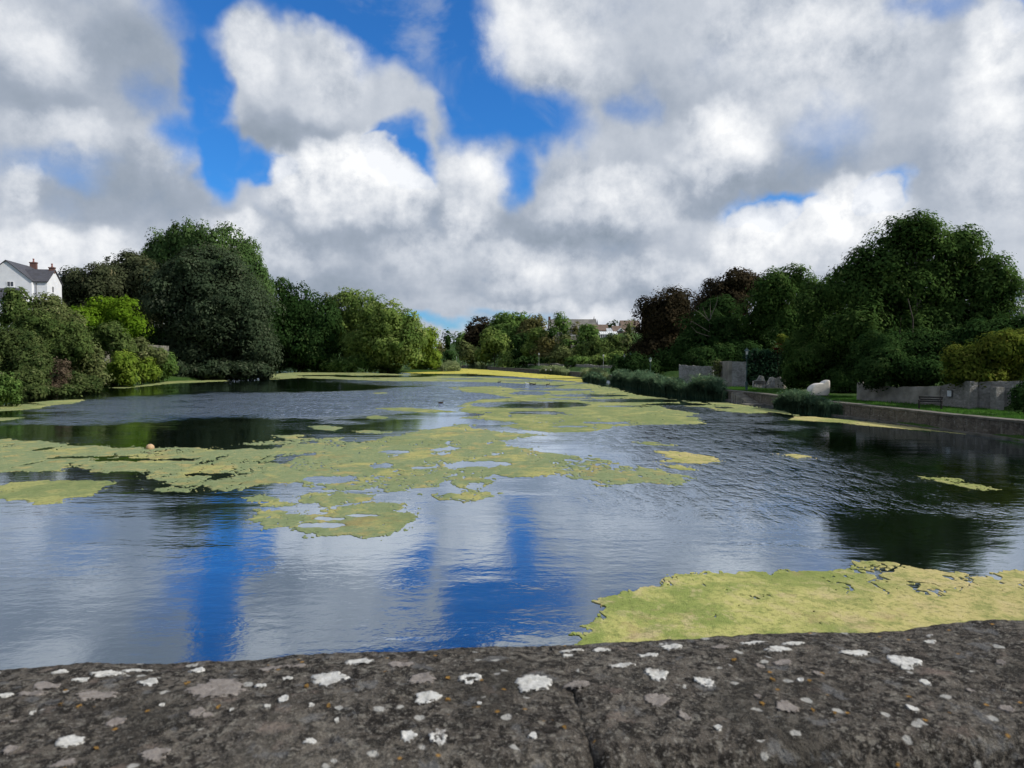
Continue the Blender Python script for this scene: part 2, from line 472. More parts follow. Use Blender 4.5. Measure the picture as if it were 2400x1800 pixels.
def mat_rubble(name, c1, c2, mortar, scale=4.0, white=0.0, dark=0.3, streak=0.0, rough=0.95):
    """small rubble stone too far off to pick the stones apart"""
    m, t, out = mat(name)
    pos = t.new('ShaderNodeNewGeometry').outputs['Position']
    q = t.v('MULTIPLY', pos, (1, 1, 1.7))
    q = t.v('ADD', q, t.v('SCALE', t.noise(pos, 3.0, 3, 0.6, color=True), scale=0.25))
    cell = t.voro(q, scale, 'F1', 'Color'); edge = t.voro(q, scale, 'DISTANCE_TO_EDGE')
    cx = t.xyz(cell)[0]
    c = t.mix(cx, c1, c2)
    c = t.mix(t.ss(edge, 0.02, 0.09, 1.0, 0.0), c, mortar)
    n = t.noise(pos, 0.9, 6, 0.65)
    c = t.mix(t.ss(n, 0.45, 0.7, 0.0, dark), c, tuple(x * 0.28 for x in c1))
    if streak:
        s = t.noise(t.v('MULTIPLY', pos, (2.2, 2.2, 0.35)), 1.6, 5, 0.65)
        c = t.mix(t.ss(s, 0.56, 0.72, 0.0, streak), c, (0.30, 0.28, 0.23))
        s2 = t.noise(t.v('MULTIPLY', pos, (2.0, 2.0, 0.3)), 2.3, 5, 0.65)
        c = t.mix(t.ss(s2, 0.54, 0.68, 0.0, 0.7), c, (0.018, 0.017, 0.012))
    if white:
        wn = t.noise(pos, 3.3, 5, 0.7)
        c = t.mix(t.ss(wn, 0.58, 0.68, 0.0, white), c, (0.55, 0.54, 0.50))
    h = t.m('ADD', t.ss(edge, 0.0, 0.12), t.noise(pos, 9.0, 4, 0.65))
    pbr(t, out, c, rough, t.bump(h, 0.9, 0.05), 0.15)
    return m

# ================================================================== shore lines (metres; x to the right, y away)
RB = [(31, -40), (30, 5), (28.3, 40.8), (27.0, 47.5), (26.0, 56.9), (24.9, 73.6), (23.7, 82), (22.9, 97), (22.4, 125), (21.2, 160),
      (18.2, 195), (12, 235), (4, 269), (-13, 354), (-34, 451), (-45, 500)]
LB = [(-95, 520), (-90, 430), (-50, 335), (-24, 292), (-20, 270), (-37, 252), (-63, 272), (-93, 287), (-82, 250), (-66, 205), (-60, 182), (-61, 165),
      (-68, 152), (-74, 144), (-67, 126), (-58, 104), (-54, 93), (-48.5, 72), (-46, 60), (-44, 30), (-42, -40)]
LAKE = RB + LB

def height(x, y):
    x = np.asarray(x, float); y = np.asarray(y, float)
    s = poly_sd(x, y, LAKE)
    dr = line_d(x, y, RB); dl = line_d(x, y, LB)
    d = np.maximum(s, 0)
    nz = fbm(x / 14, y / 14, 3)
    st = 7.0 * sstep(y, 64, 70) * sstep(y, 160, 130) + 1.8 * sstep(y, 61, 54)
    hr = 1.0 + 0.05 * fbm(x / 2.0, y / 2.0, 2) + 1.1 * sstep(d - st, 5.3, 6.6) + 8.0 * sstep(d - st, 7, 45) + 6 * sstep(d, 40, 130) + sstep(y, 252, 284) * 4.4 * sstep(d, 9, 24) + nz * sstep(d - st, 8, 30) * 2
    near = sstep(y, 235, 175)
    hl = -0.3 + 0.9 * sstep(d, 2.0, 5.0) + (13.5 * near + 2.5) * sstep(d, 4, 46) + nz * sstep(d, 3, 20) * 2
    far = sstep(y, 430, 700) * 10 + sstep(y, 700, 3000) * 30
    wr = sstep(dl - dr, -12, 12)
    land = hr * wr + hl * (1 - wr) + far
    bed = -0.25 - np.minimum(-np.minimum(s, 0), 5) * 0.3
    edge = np.where(wr > 0.5, sstep(s, -0.2, 0.85), sstep(s, -0.4, 0.3))
    return np.where(s < -0.4, bed, bed * (1 - edge) + land * edge)
def hz(x, y): return float(height(np.array([x]), np.array([y]))[0])

def axis(fine0, fine1, step, lo, hi):
    a = list(np.arange(fine0, fine1 + 1e-6, step)); s = step; v = fine1
    while v < hi: s *= 1.25; v += s; a.append(v)
    s = step; v = fine0
    while v > lo: s *= 1.25; v -= s; a.insert(0, v)
    return np.array(a)
gx = axis(-100, 60, 1.3, -3500, 3500); gy = axis(-6, 320, 1.4, -60, 6000)
GX, GY = np.meshgrid(gx, gy, indexing='ij')
GZ = height(GX.ravel(), GY.ravel())
nx_, ny_ = len(gx), len(gy)
ii = (np.arange(nx_ - 1)[:, None] * ny_ + np.arange(ny_ - 1)[None, :]).ravel()
gf = np.stack([ii, ii + ny_, ii + ny_ + 1, ii + 1], 1)
M_GRASS = mat_grass()
ground = mesh_np('ground', np.stack([GX.ravel(), GY.ravel(), GZ], 1), gf, M_GRASS, smooth=True)
tag(ground, kind='structure')

M_WATER = mat_water()
wv = [(-420, -60, 0), (420, -60, 0), (420, 760, 0), (-420, 760, 0)]
water = mesh_np('water', wv, [(0, 1, 2, 3)], M_WATER)
tag(water, kind='structure')

# ================================================================== floating algae
def raster_mat(name, polys, holes=(), step=(3.0, 1.5), amp=1.0, grain=1.0, mt=None, thick=0.006, relief=0.0, cracks=None, wisp=0.0):
    """outline polygons on the water (as seen in the photo), projected to the surface, frayed by noise and cut out as a mesh"""
    allp = np.array([p for pl in polys for p in pl], float)
    x0, y0 = allp.min(0) - (25, 5); x1, y1 = allp.max(0) + (25, 8)
    y0 = max(y0, 858)
    px = np.arange(x0, x1, step[0]); py = np.arange(y0, y1, step[1])
    PX, PY = np.meshgrid(px, py, indexing='ij')
    xx = (PX - 1200) / FPX; yy = -(PY - 900) / FPX
    c, s = math.cos(PITCH), math.sin(PITCH)
    t = -CAM_Z / (-s + yy * c)
    X = xx * t; Y = (c + yy * s) * t
    proj = lambda pl: [gnd(a, b)[:2] for a, b in pl]
    f = np.full(X.shape, 1e9)
    for pl in polys: f = np.minimum(f, poly_sd(X, Y, proj(pl)))
    A = amp * (0.14 + 0.009 * Y)
    f = f + A * (fbm(X * 0.9 / grain, Y * 0.55 / grain, 3, 0.6) * 3.0 + fbm(X * 3.1 / grain + 7, Y * 1.7 / grain, 5, 0.72) * 2.6)
    fbase = f.copy()
    isl = (fbm(X * 4.3 / grain ** .5 + 3, Y * 2.3 / grain ** .5, 4, 0.65) - 0.165) * -0.9
    f = np.minimum(f, np.maximum(isl * A * 3, fbase - 1.1 * A))
    pin = fbm(X * 6.5 + 11, Y * 3.6, 4, 0.65) + 0.55 * fbm(X * 0.35 + 2, Y * 0.25 + 8, 2)
    f = np.maximum(f, (pin - 0.26) * 5 * A)
    for (hx, hy, rx, ry) in holes:
        cx, cy = gnd(hx, hy)[:2]
        wx = rx * cy / FPX; wy = ry * cy * cy / (FPX * CAM_Z)
        k = np.sqrt(((X - cx) / wx) ** 2 + ((Y - cy) / wy) ** 2)
        h = (1 - k) * min(wx, wy) + A * (fbm(X * 1.3 + 5, Y * 0.9, 6, 0.7) * 4.0)
        f = np.maximum(f, h)
    if wisp:
        wn = fbm(X * 0.9 + 40, Y * 0.35 + 3, 6, 0.68) + 0.25 * fbm(X * 0.12, Y * 0.09, 2)
        f = np.maximum(f, (wn - wisp) * 6 * A)
    if cracks:
        hx, hy, rx, ry, th = cracks
        mk = np.clip(1.15 - ((PX - hx) / rx) ** 2 - ((PY - hy) / ry) ** 2, 0, 1)
        rd = np.abs(fbm(X * 1.6 + 2, Y * 1.6 + 9, 4, 0.6))
        f = np.maximum(f, (th * mk - rd) * 1.0)
    nx, ny = X.shape
    gz = thick + relief * (fbm(X * 3, Y * 3, 4, 0.6) + 0.3)
    V = np.stack([X.ravel(), Y.ravel(), gz.ravel()], 1); F = f.ravel()
    ii = (np.arange(nx - 1)[:, None] * ny + np.arange(ny - 1)[None, :]).ravel()
    tris = np.concatenate([np.stack([ii, ii + ny + 1, ii + ny], 1), np.stack([ii, ii + 1, ii + ny + 1], 1)])
    ins = F < 0
    cnt = ins[tris].sum(1)
    out_t = [tris[cnt == 3]]
    nv = len(V)
    ek = []; part = []
    for want in (1, 2):
        tt = tris[cnt == want]
        flag = ins[tt] if want == 1 else ~ins[tt]
        k = flag.argmax(1)
        r = np.arange(len(tt))
        a = tt[r, k]; b = tt[r, (k + 1) % 3]; cc = tt[r, (k + 2) % 3]
        part.append((want, a, b, cc))
        ek += [np.stack([np.minimum(a, b), np.maximum(a, b)], 1), np.stack([np.minimum(a, cc), np.maximum(a, cc)], 1)]
    E = np.concatenate(ek); uq, inv = np.unique(E, axis=0, return_inverse=True); inv = inv.ravel()
    fa, fb_ = F[uq[:, 0]], F[uq[:, 1]]
    tt_ = np.clip(fa / (fa - fb_ + 1e-12), 0.02, 0.98)[:, None]
    EV = V[uq[:, 0]] * (1 - tt_) + V[uq[:, 1]] * tt_
    o = 0; skirt = []
    for (want, a, b, cc) in part:
        n = len(a)
        e1 = inv[o:o + n] + nv; e2 = inv[o + n:o + 2 * n] + nv; o += 2 * n
        if want == 1: out_t.append(np.stack([a, e1, e2], 1)); skirt.append(np.stack([e1, e2], 1))
        else:
            out_t.append(np.stack([e1, b, cc], 1)); out_t.append(np.stack([e1, cc, e2], 1)); skirt.append(np.stack([e2, e1], 1))
    V = np.concatenate([V, EV]); TR = np.concatenate(out_t)
    sk = np.concatenate(skirt)
    su, si = np.unique(sk.ravel(), return_inverse=True); si = si.reshape(sk.shape)
    low = V[su].copy(); low[:, 2] = -0.004
    b0 = len(V)
    V = np.concatenate([V, low])
    TR = np.concatenate([TR, np.stack([sk[:, 0], sk[:, 1], si[:, 1] + b0], 1)[:, ::-1], np.stack([sk[:, 0], si[:, 1] + b0, si[:, 0] + b0], 1)[:, ::-1]])
    used, ri = np.unique(TR.ravel(), return_inverse=True)
    return mesh_np(name, V[used], ri.reshape(TR.shape), mt)

def Z(pts, k, ox, oy): return [(ox + a * k, oy + b * k) for a, b in pts]

A_NEAR = mat_algae('algae_near', (0.225, 0.27, 0.065), (0.42, 0.40, 0.13), (0.44, 0.365, 0.19), 0.6, 1.3, (6.0, 11.5, (0.47, 0.38, 0.16)))
A_MID = mat_algae('algae_mid', (0.20, 0.245, 0.115), (0.37, 0.35, 0.12), (0.36, 0.30, 0.115), 0.22)
A_OLIVE = mat_algae('algae_olive', (0.19, 0.23, 0.085), (0.33, 0.33, 0.115), (0.30, 0.29, 0.105), 0.40)
A_SUNLIT = mat_algae('algae_sunlit_yellow', (0.40, 0.37, 0.06), (0.55, 0.48, 0.07), (0.52, 0.45, 0.10), 0.7, 0.5)  # sunlight on the far band is put into its brighter, yellower colour

near_mat = Z([(90, 640), (90, 530), (150, 500), (120, 470), (160, 455), (110, 435), (200, 420), (250, 375), (240, 350), (150, 330), (140, 318), (220, 300), (310, 285),
              (400, 265), (460, 250), (555, 248), (515, 215), (620, 195), (700, 190), (720, 180), (800, 188), (850, 195), (930, 180), (1000, 175), (1010, 195), (1020, 180),
              (1150, 172), (1300, 172), (1400, 170), (1450, 135), (1560, 138), (1700, 160), (1850, 180), (1980, 205), (2060, 215), (2110, 225), (2120, 180), (2300, 185), (2600, 190), (2600, 640)], .4973, 1300, 1250)
tag(raster_mat('algae_mat', [near_mat], amp=0.5, grain=0.5, mt=A_NEAR, relief=0.022, cracks=(2110, 1358, 190, 45, 0.05), step=(2.4, 1.6)),
    'thick lime green and straw coloured algae mat right beyond the lichened parapet', 'algae')

central = [(-120, 1030), (0, 1029), (70, 1032), (130, 1040), (179, 1046), (271, 1048), (347, 1050), (412, 1048), (542, 1054), (624, 1054), (651, 1043), (564, 1043), (597, 1035), (651, 1032), (651, 1021),
           (700, 1020), (705, 1027), (803, 1026), (781, 1032), (846, 1038), (922, 1021), (976, 1010), (1058, 1000), (1085, 994), (1130, 1008), (1200, 1014), (1260, 1018), (1200, 1030), (1155, 1033), (1228, 1049), (1264, 1060), (1366, 1070),
           (1468, 1086), (1492, 1088), (1557, 1098), (1570, 1110), (1610, 1120), (1606, 1131), (1566, 1137), (1521, 1133), (1431, 1137), (1391, 1131), (1334, 1118), (1309, 1110), (1289, 1116), (1203, 1118), (1159, 1114),
           (1142, 1122), (1163, 1131), (1122, 1143), (1167, 1163), (1077, 1173), (1031, 1170), (1003, 1157), (955, 1151), (895, 1151), (880, 1144), (819, 1148), (759, 1149), (735, 1134), (618, 1132), (597, 1138),
           (526, 1149), (472, 1143), (450, 1149), (391, 1127), (353, 1122), (331, 1111), (244, 1103), (190, 1095), (163, 1086), (146, 1097), (130, 1103), (54, 1105), (0, 1108), (-120, 1110)]
tag(raster_mat('algae_mat', [central], holes=[(770, 1123, 55, 9), (1015, 1149, 60, 6), (1130, 1087, 62, 8), (300, 1078, 90, 3.5), (470, 1112, 70, 4), (205, 1072, 60, 3), (420, 1077, 40, 2), (1000, 1095, 40, 4), (1075, 1091, 40, 5), (1050, 1052, 30, 4), (930, 1060, 25, 3), (1350, 1080, 40, 3)],
               mt=A_MID, relief=0.012, wisp=0.15, step=(3.0, 1.4)),
    'broad sage and yellow algae mat stretching across the middle of the pond', 'algae')

midlake = [(1041, 907), (1163, 905), (1203, 911), (1293, 909), (1330, 902), (1370, 898), (1439, 909), (1488, 925), (1560, 933), (1610, 940), (1700, 944), (1773, 953), (1830, 962), (1870, 975), (1800, 966), (1760, 962), (1700, 960),
           (1620, 952), (1560, 945), (1525, 946), (1578, 960), (1627, 968), (1610, 976), (1640, 984), (1651, 992), (1529, 996), (1456, 998), (1378, 1011), (1305, 1015), (1244, 1009), (1171, 998), (1220, 994), (1191, 988), (1122, 984), (1065, 980),
           (1126, 972), (1081, 964), (1081, 948), (1122, 937), (1203, 932), (1150, 924), (1094, 919)]
tag(raster_mat('algae_mat', [midlake, [(1640, 952), (1740, 957), (1800, 967), (1750, 970), (1680, 962)]], holes=[(1240, 948, 140, 8), (1256, 967, 65, 4), (1380, 927, 90, 3), (1240, 921, 45, 4.5), (1300, 913, 90, 2.5), (1480, 939, 120, 4), (1590, 948, 80, 3), (1420, 991, 50, 3), (1345, 1000, 40, 2), (1150, 903, 60, 2), (1330, 935, 60, 1.5), (1470, 952, 60, 1.5)],
               mt=A_OLIVE, step=(3.0, 0.9), amp=0.6, wisp=0.17),
    'olive algae sheet with dark open streaks in front of the reed beds', 'algae')

farstrip = [(632, 877), (700, 872), (800, 871), (940, 877), (1040, 881), (1160, 885), (1300, 893), (1372, 897), (1300, 903), (1180, 897), (1060, 894), (900, 893), (800, 889), (700, 886), (632, 890)]
tag(raster_mat('algae_mat', [farstrip], holes=[(900, 882, 120, 2.5), (760, 880, 60, 1.5), (1080, 888, 60, 1.2), (1230, 893, 70, 1.2), (1000, 880, 40, 1.0)], mt=A_OLIVE, step=(3, 0.6), amp=0.4),
    'narrow olive algae strip below the trees of the far wooded point', 'algae')
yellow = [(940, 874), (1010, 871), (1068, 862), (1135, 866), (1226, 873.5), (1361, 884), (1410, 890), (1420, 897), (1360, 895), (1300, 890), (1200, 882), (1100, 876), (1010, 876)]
tag(raster_mat('algae_mat', [yellow], mt=A_SUNLIT, step=(3, 0.5), amp=0.35),
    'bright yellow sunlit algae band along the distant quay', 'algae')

cluster = [(591, 1219), (613, 1200), (656, 1198), (678, 1206), (754, 1206), (754, 1195), (803, 1187), (868, 1179), (955, 1180), (944, 1195), (971, 1211), (955, 1230), (911, 1252), (852, 1265), (819, 1255), (732, 1257), (694, 1244), (673, 1236), (613, 1241)]
tag(raster_mat('algae_mat', [cluster], holes=[(750, 1232, 35, 4), (870, 1208, 40, 3), (770, 1215, 20, 3)], mt=A_MID, relief=0.012, amp=0.8, grain=0.5, step=(2.4, 1.4)),
    'ragged tan and green algae raft nearest the middle of open water', 'algae')
small = [
    ([(689, 1163), (730, 1154), (800, 1154), (868, 1160), (860, 1172), (820, 1180), (770, 1186), (740, 1180), (700, 1178)], A_MID, 'small straw coloured algae raft just above the ragged central raft'),
    ([(564, 1167), (600, 1161), (662, 1163), (660, 1170), (620, 1175), (570, 1175)], A_MID, 'thin green algae scrap left of the straw coloured raft'),
    ([(608, 1181), (650, 1174), (700, 1180), (690, 1187), (640, 1187)], A_MID, 'little green algae scrap below another thin scrap'),
    ([(-90, 1150), (0, 1141), (22, 1130), (108, 1127), (244, 1127), (271, 1133), (228, 1149), (212, 1162), (136, 1170), (130, 1179), (70, 1181), (60, 1173), (0, 1170), (-90, 1172)], A_OLIVE, 'smooth oval olive algae mat alone at the left edge of the pond'),
    ([(353, 1146), (400, 1142), (456, 1146), (440, 1153), (370, 1153)], A_MID, 'flat green algae strip beside dark tree reflection'),
    ([(857, 977), (880, 974), (909, 977), (900, 982), (865, 982)], A_OLIVE, 'small lens of green algae on rippled water'),
    ([(727, 999), (760, 997), (808, 1002), (780, 1010), (740, 1007)], A_MID, 'pale green algae scrap floating on the dark reflection band'),
    ([(827, 1011), (870, 1008), (917, 1013), (880, 1017)], A_MID, 'thin algae sliver at the end of the dark reflection band'),
    ([(2167, 1119), (2255, 1122), (2250, 1130), (2300, 1137), (2336, 1147), (2300, 1150), (2260, 1146), (2240, 1137), (2200, 1128)], A_NEAR, 'yellow green algae island on black water near the quay'),
    ([(1537, 1057), (1586, 1057), (1622, 1064), (1671, 1072), (1690, 1082), (1635, 1086), (1545, 1082), (1570, 1076)], A_NEAR, 'spiky yellow algae raft beside a dark calm pool'),
    ([(1557, 1089), (1600, 1092), (1632, 1101), (1590, 1102)], A_NEAR, 'narrow yellow algae tip under the spiky raft'),
    ([(1492, 1035), (1530, 1036), (1578, 1044), (1530, 1044)], A_OLIVE, 'faint algae streak at the head of the dark pool'),
    ([(1830, 1064), (1870, 1065), (1900, 1071), (1860, 1073)], A_NEAR, 'tiny algae sliver on grey rippled water'),
    ([(1860, 976), (1905, 977), (1990, 984), (2090, 995), (2180, 1007), (2260, 1017), (2170, 1009), (2090, 1003), (2010, 996), (1960, 990), (1900, 987), (1850, 984)], A_NEAR, 'yellow green algae strip along the foot of the near quay wall'),
    ([(-60, 950), (0, 950), (60, 947), (120, 950), (90, 957), (30, 962), (-60, 966)], A_OLIVE, 'weedy algae shelf below the leftmost bank bushes'),
    ([(70, 944), (130, 938), (200, 936), (170, 946), (110, 949)], A_OLIVE, 'broken weed and algae patch under the brown dead scrub'),
    ([(-60, 986), (0, 979), (52, 979), (20, 984), (-60, 992)], A_OLIVE, 'narrow algae tongue on the dark reflection at the left edge'),
    ([(255, 909), (330, 903), (400, 893), (520, 890), (535, 893), (400, 899), (330, 906), (290, 910)], A_OLIVE, 'yellow green algae fringe along the left bank under the evergreen oak'),
    ([(880, 957), (950, 955), (1040, 962), (1080, 966), (1000, 967), (920, 962)], A_OLIVE, 'thin brownish algae line left of the open streaked sheet'),
    ([(870, 921), (900, 919), (912, 921), (890, 923)], A_OLIVE, 'tiny dark algae speck far out on rippled water'),
]
for pts, mt, lab in small:
    st = (2.4, 1.2) if pts[0][1] > 1000 else (2.4, 0.6)
    tag(raster_mat('algae_mat', [pts], mt=mt, amp=0.55 if pts[0][1] > 1000 else 0.3, grain=0.4, step=st, relief=0.01), lab, 'algae')

# ================================================================== trees and shrubs
M_BARK = mat_simple('bark', (0.055, 0.045, 0.034), (0.030, 0.026, 0.020), 4, 0.95, 0.8, 14, 0.05)
M_BARK_PALE = mat_simple('bark_pale', (0.16, 0.14, 0.115), (0.09, 0.08, 0.065), 4, 0.95, 0.6, 14, 0.03)
M_BARK_DEAD = mat_simple('bark_dead', (0.10, 0.09, 0.075), (0.06, 0.055, 0.045), 4, 0.95)
LF = {
    'holm':   mat_leaf('leaf_holm_oak', (0.014, 0.024, 0.012), (0.042, 0.056, 0.031), (0.062, 0.070, 0.044), 0.12),
    'holm2':  mat_leaf('leaf_dark_oak', (0.015, 0.022, 0.010), (0.052, 0.058, 0.030), (0.10, 0.09, 0.05), 0.12),
    'poplar': mat_leaf('leaf_poplar', (0.020, 0.042, 0.012), (0.054, 0.084, 0.028), (0.08, 0.11, 0.045)),
    'bright': mat_leaf('leaf_bright', (0.055, 0.115, 0.008), (0.135, 0.215, 0.018), (0.19, 0.26, 0.03), 0.35),
    'olive':  mat_leaf('leaf_olive', (0.042, 0.058, 0.020), (0.105, 0.120, 0.045), (0.17, 0.165, 0.085)),
    'willow': mat_leaf('leaf_willow', (0.030, 0.052, 0.014), (0.086, 0.116, 0.034), (0.13, 0.15, 0.06)),
    'bramble': mat_leaf('leaf_bramble', (0.024, 0.042, 0.013), (0.066, 0.084, 0.028), (0.10, 0.11, 0.05)),
    'brown':  mat_leaf('leaf_brown_scrub', (0.070, 0.054, 0.036), (0.145, 0.110, 0.075), (0.20, 0.16, 0.11), 0.1),
    'lime':   mat_leaf('leaf_lime', (0.065, 0.110, 0.014), (0.150, 0.200, 0.030), (0.20, 0.25, 0.05), 0.35),
    'dkgreen': mat_leaf('leaf_dark_green', (0.012, 0.030, 0.008), (0.036, 0.068, 0.020), (0.06, 0.09, 0.03)),
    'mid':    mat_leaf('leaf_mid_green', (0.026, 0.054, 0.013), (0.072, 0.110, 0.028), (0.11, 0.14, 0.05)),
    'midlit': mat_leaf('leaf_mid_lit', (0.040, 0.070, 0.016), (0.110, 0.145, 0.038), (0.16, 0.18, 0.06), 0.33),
    'copper': mat_leaf('leaf_copper_beech', (0.013, 0.012, 0.007), (0.038, 0.030, 0.017), (0.066, 0.046, 0.026), 0.15),
    'rust':   mat_leaf('leaf_rust', (0.042, 0.044, 0.016), (0.100, 0.092, 0.034), (0.14, 0.11, 0.045)),
    'ivy':    mat_leaf('leaf_ivy', (0.008, 0.022, 0.012), (0.022, 0.046, 0.024), (0.04, 0.07, 0.035), 0.1),
    'ash':    mat_leaf('leaf_ash', (0.016, 0.036, 0.009), (0.052, 0.088, 0.022), (0.09, 0.12, 0.04)),
    'hedge':  mat_leaf('leaf_hedge', (0.040, 0.066, 0.010), (0.115, 0.130, 0.022), (0.18, 0.17, 0.04)),
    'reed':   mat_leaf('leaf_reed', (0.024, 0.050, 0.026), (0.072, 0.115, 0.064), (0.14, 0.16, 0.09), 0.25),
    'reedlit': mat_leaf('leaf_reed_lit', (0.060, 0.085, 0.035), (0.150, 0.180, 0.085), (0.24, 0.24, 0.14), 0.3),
    'straw':  mat_leaf('leaf_straw', (0.20, 0.18, 0.07), (0.42, 0.38, 0.19), (0.55, 0.50, 0.30), 0.25),
    'red':    mat_leaf('leaf_red', (0.10, 0.035, 0.022), (0.19, 0.06, 0.035), (0.22, 0.10, 0.05)),
    'grassb': mat_leaf('leaf_grass', (0.020, 0.060, 0.010), (0.050, 0.115, 0.020), (0.08, 0.13, 0.04), 0.3),
}

def unit(n, g):
    v = g.normal(size=(n, 3)); return v / np.linalg.norm(v, axis=1, keepdims=True)

_sph = None
def sphere_np(nu=9, nv=6):
    vs = [(0, 0, 1)]; fs = []
    for j in range(1, nv):
        for i in range(nu):
            th = math.pi * j / nv; ph = 2 * math.pi * i / nu
            vs.append((math.sin(th) * math.cos(ph), math.sin(th) * math.sin(ph), math.cos(th)))
    vs.append((0, 0, -1))
    for i in range(nu): fs.append((0, 1 + i, 1 + (i + 1) % nu)); fs.append((len(vs) - 1, 1 + (nv - 2) * nu + (i + 1) % nu, 1 + (nv - 2) * nu + i))
    for j in range(nv - 2):
        for i in range(nu):
            a = 1 + j * nu + i; b = 1 + j * nu + (i + 1) % nu
            fs.append((a, a + nu, b + nu)); fs.append((a, b + nu, b))
    return np.array(vs), np.array(fs)
SPH_V, SPH_F = sphere_np()

def leaves(C, RAD, D, g, size=3.4, dens=1.0, clump=13.0, stretch=(1, 1), spread=0.28, core=0.70, droop=0.0, elong=2.0, zmin=None):
    """C,RAD lobe centres / radii in metres; size and clump are photo pixels at distance D"""
    k = D / FPX; clump *= 1.35
    ls = size * k; cr = clump * k
    P0 = []; OUT = []
    RAD = np.array([np.maximum(r - 0.12 * cr, 0.6 * r) for r in RAD])
    for i in range(len(C)):
        area = RAD[i][0] * RAD[i][2] * math.pi
        n = int(max(14, 4.2 * area / (cr * cr)))
        d = unit(n, g)
        keep = (d[:, 1] < 0.35) | (g.random(n) < 0.4)
        d = d[keep]
        # each lobe gets its own lumpiness
        lump = 0.86 + 0.18 * np.sin(d @ g.normal(size=3) * 4.0 + g.random() * 6)
        lump = lump * np.where(g.random(len(d)) < 0.05, 1.13, 1.0)
        p = C[i] + RAD[i] * d * (lump * np.where(g.random(len(d)) < 0.72, 0.86 + 0.20 * g.random(len(d)), 0.50 + 0.35 * g.random(len(d))))[:, None]
        deep = np.zeros(len(p), bool)
        for j in range(len(C)):
            if j != i: deep |= (((p - C[j]) / RAD[j]) ** 2).sum(1) < 0.34
        p = p[~deep]; o = (d / RAD[i])[~deep]; o /= np.linalg.norm(o, axis=1, keepdims=True) + 1e-9
        P0.append(p); OUT.append(o)
    P0 = np.concatenate(P0); OUT = np.concatenate(OUT)
    nc = len(P0)
    per = max(4, int(dens * 4.4 * (clump / size) ** 2 / 3.6))
    ctint = np.clip(g.normal(0.42, 0.25, nc), 0, 0.95)
    rad = cr * (0.65 + 0.75 * g.random(nc)) 
    idx = np.repeat(np.arange(nc), per)
    n = len(idx)
    d = unit(n, g); d += OUT[idx] * 0.6; d[:, 2] += 0.45; d /= np.linalg.norm(d, axis=1, keepdims=True)
    pos = P0[idx] + d * (rad[idx] * (0.62 + 0.46 * g.random(n) ** 0.6))[:, None] * np.array([stretch[0], stretch[0], stretch[1]])
    pos[:, 2] -= droop * rad[idx] * g.random(n)
    nrm = d * 1.0 + OUT[idx] * 0.2 + unit(n, g) * spread; nrm[:, 2] += 0.15
    nrm /= np.linalg.norm(nrm, axis=1, keepdims=True)
    t = np.cross(nrm, unit(n, g)); t /= np.linalg.norm(t, axis=1, keepdims=True) + 1e-9
    if stretch[1] > 1.3: t[:, 2] *= stretch[1] * 1.4; t /= np.linalg.norm(t, axis=1, keepdims=True) + 1e-9
    b = np.cross(nrm, t)
    s = ls * (0.55 + 0.8 * g.random(n))[:, None]
    if zmin is not None: pos[:, 2] = np.maximum(pos[:, 2], zmin + 0.05)
    V = np.stack([pos - t * s, pos + b * s / elong, pos + t * s, pos - b * s / elong], 1).reshape(-1, 3)
    F = np.arange(n * 4).reshape(n, 4)
    CN = d * 0.60 + OUT[idx] * 0.75 + nrm * 0.22; CN[:, 2] += 0.12; CN /= np.linalg.norm(CN, axis=1, keepdims=True)
    CN = np.repeat(CN, 4, axis=0)
    tint = np.clip(ctint[idx] + g.normal(0, 0.06, n), 0, 1)
    tris = [np.concatenate([F[:, [0, 1, 2]], F[:, [0, 2, 3]]])]
    tt = [np.concatenate([tint, tint])]
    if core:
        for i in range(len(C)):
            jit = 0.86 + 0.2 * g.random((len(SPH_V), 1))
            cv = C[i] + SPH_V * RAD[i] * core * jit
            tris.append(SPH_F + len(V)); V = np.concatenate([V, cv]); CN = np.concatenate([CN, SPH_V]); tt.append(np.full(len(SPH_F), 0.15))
    leaves.cn = CN
    return V, np.concatenate(tris), np.concatenate(tt)

def leaf_mesh(name, V, F, tint, m, parent):
    o = mesh_np(name, V, F, m, parent)
    at_ = o.data.attributes.new('tint', 'FLOAT', 'FACE')
    at_.data.foreach_set('value', tint.astype(np.float32))
    cn = leaves.cn if getattr(leaves, 'cn', None) is not None and len(leaves.cn) == len(V) else None
    if cn is None:                                   # reeds and grass blades: mostly upright light
        cn = np.random.default_rng(1).normal(0, 0.35, (len(V), 3)); cn[:, 2] += 0.75; cn[:, 1] -= 0.45
        cn /= np.linalg.norm(cn, axis=1, keepdims=True)
    a2 = o.data.attributes.new('clump_normal', 'FLOAT_VECTOR', 'POINT')
    a2.data.foreach_set('vector', cn.astype(np.float32).ravel())
    return o

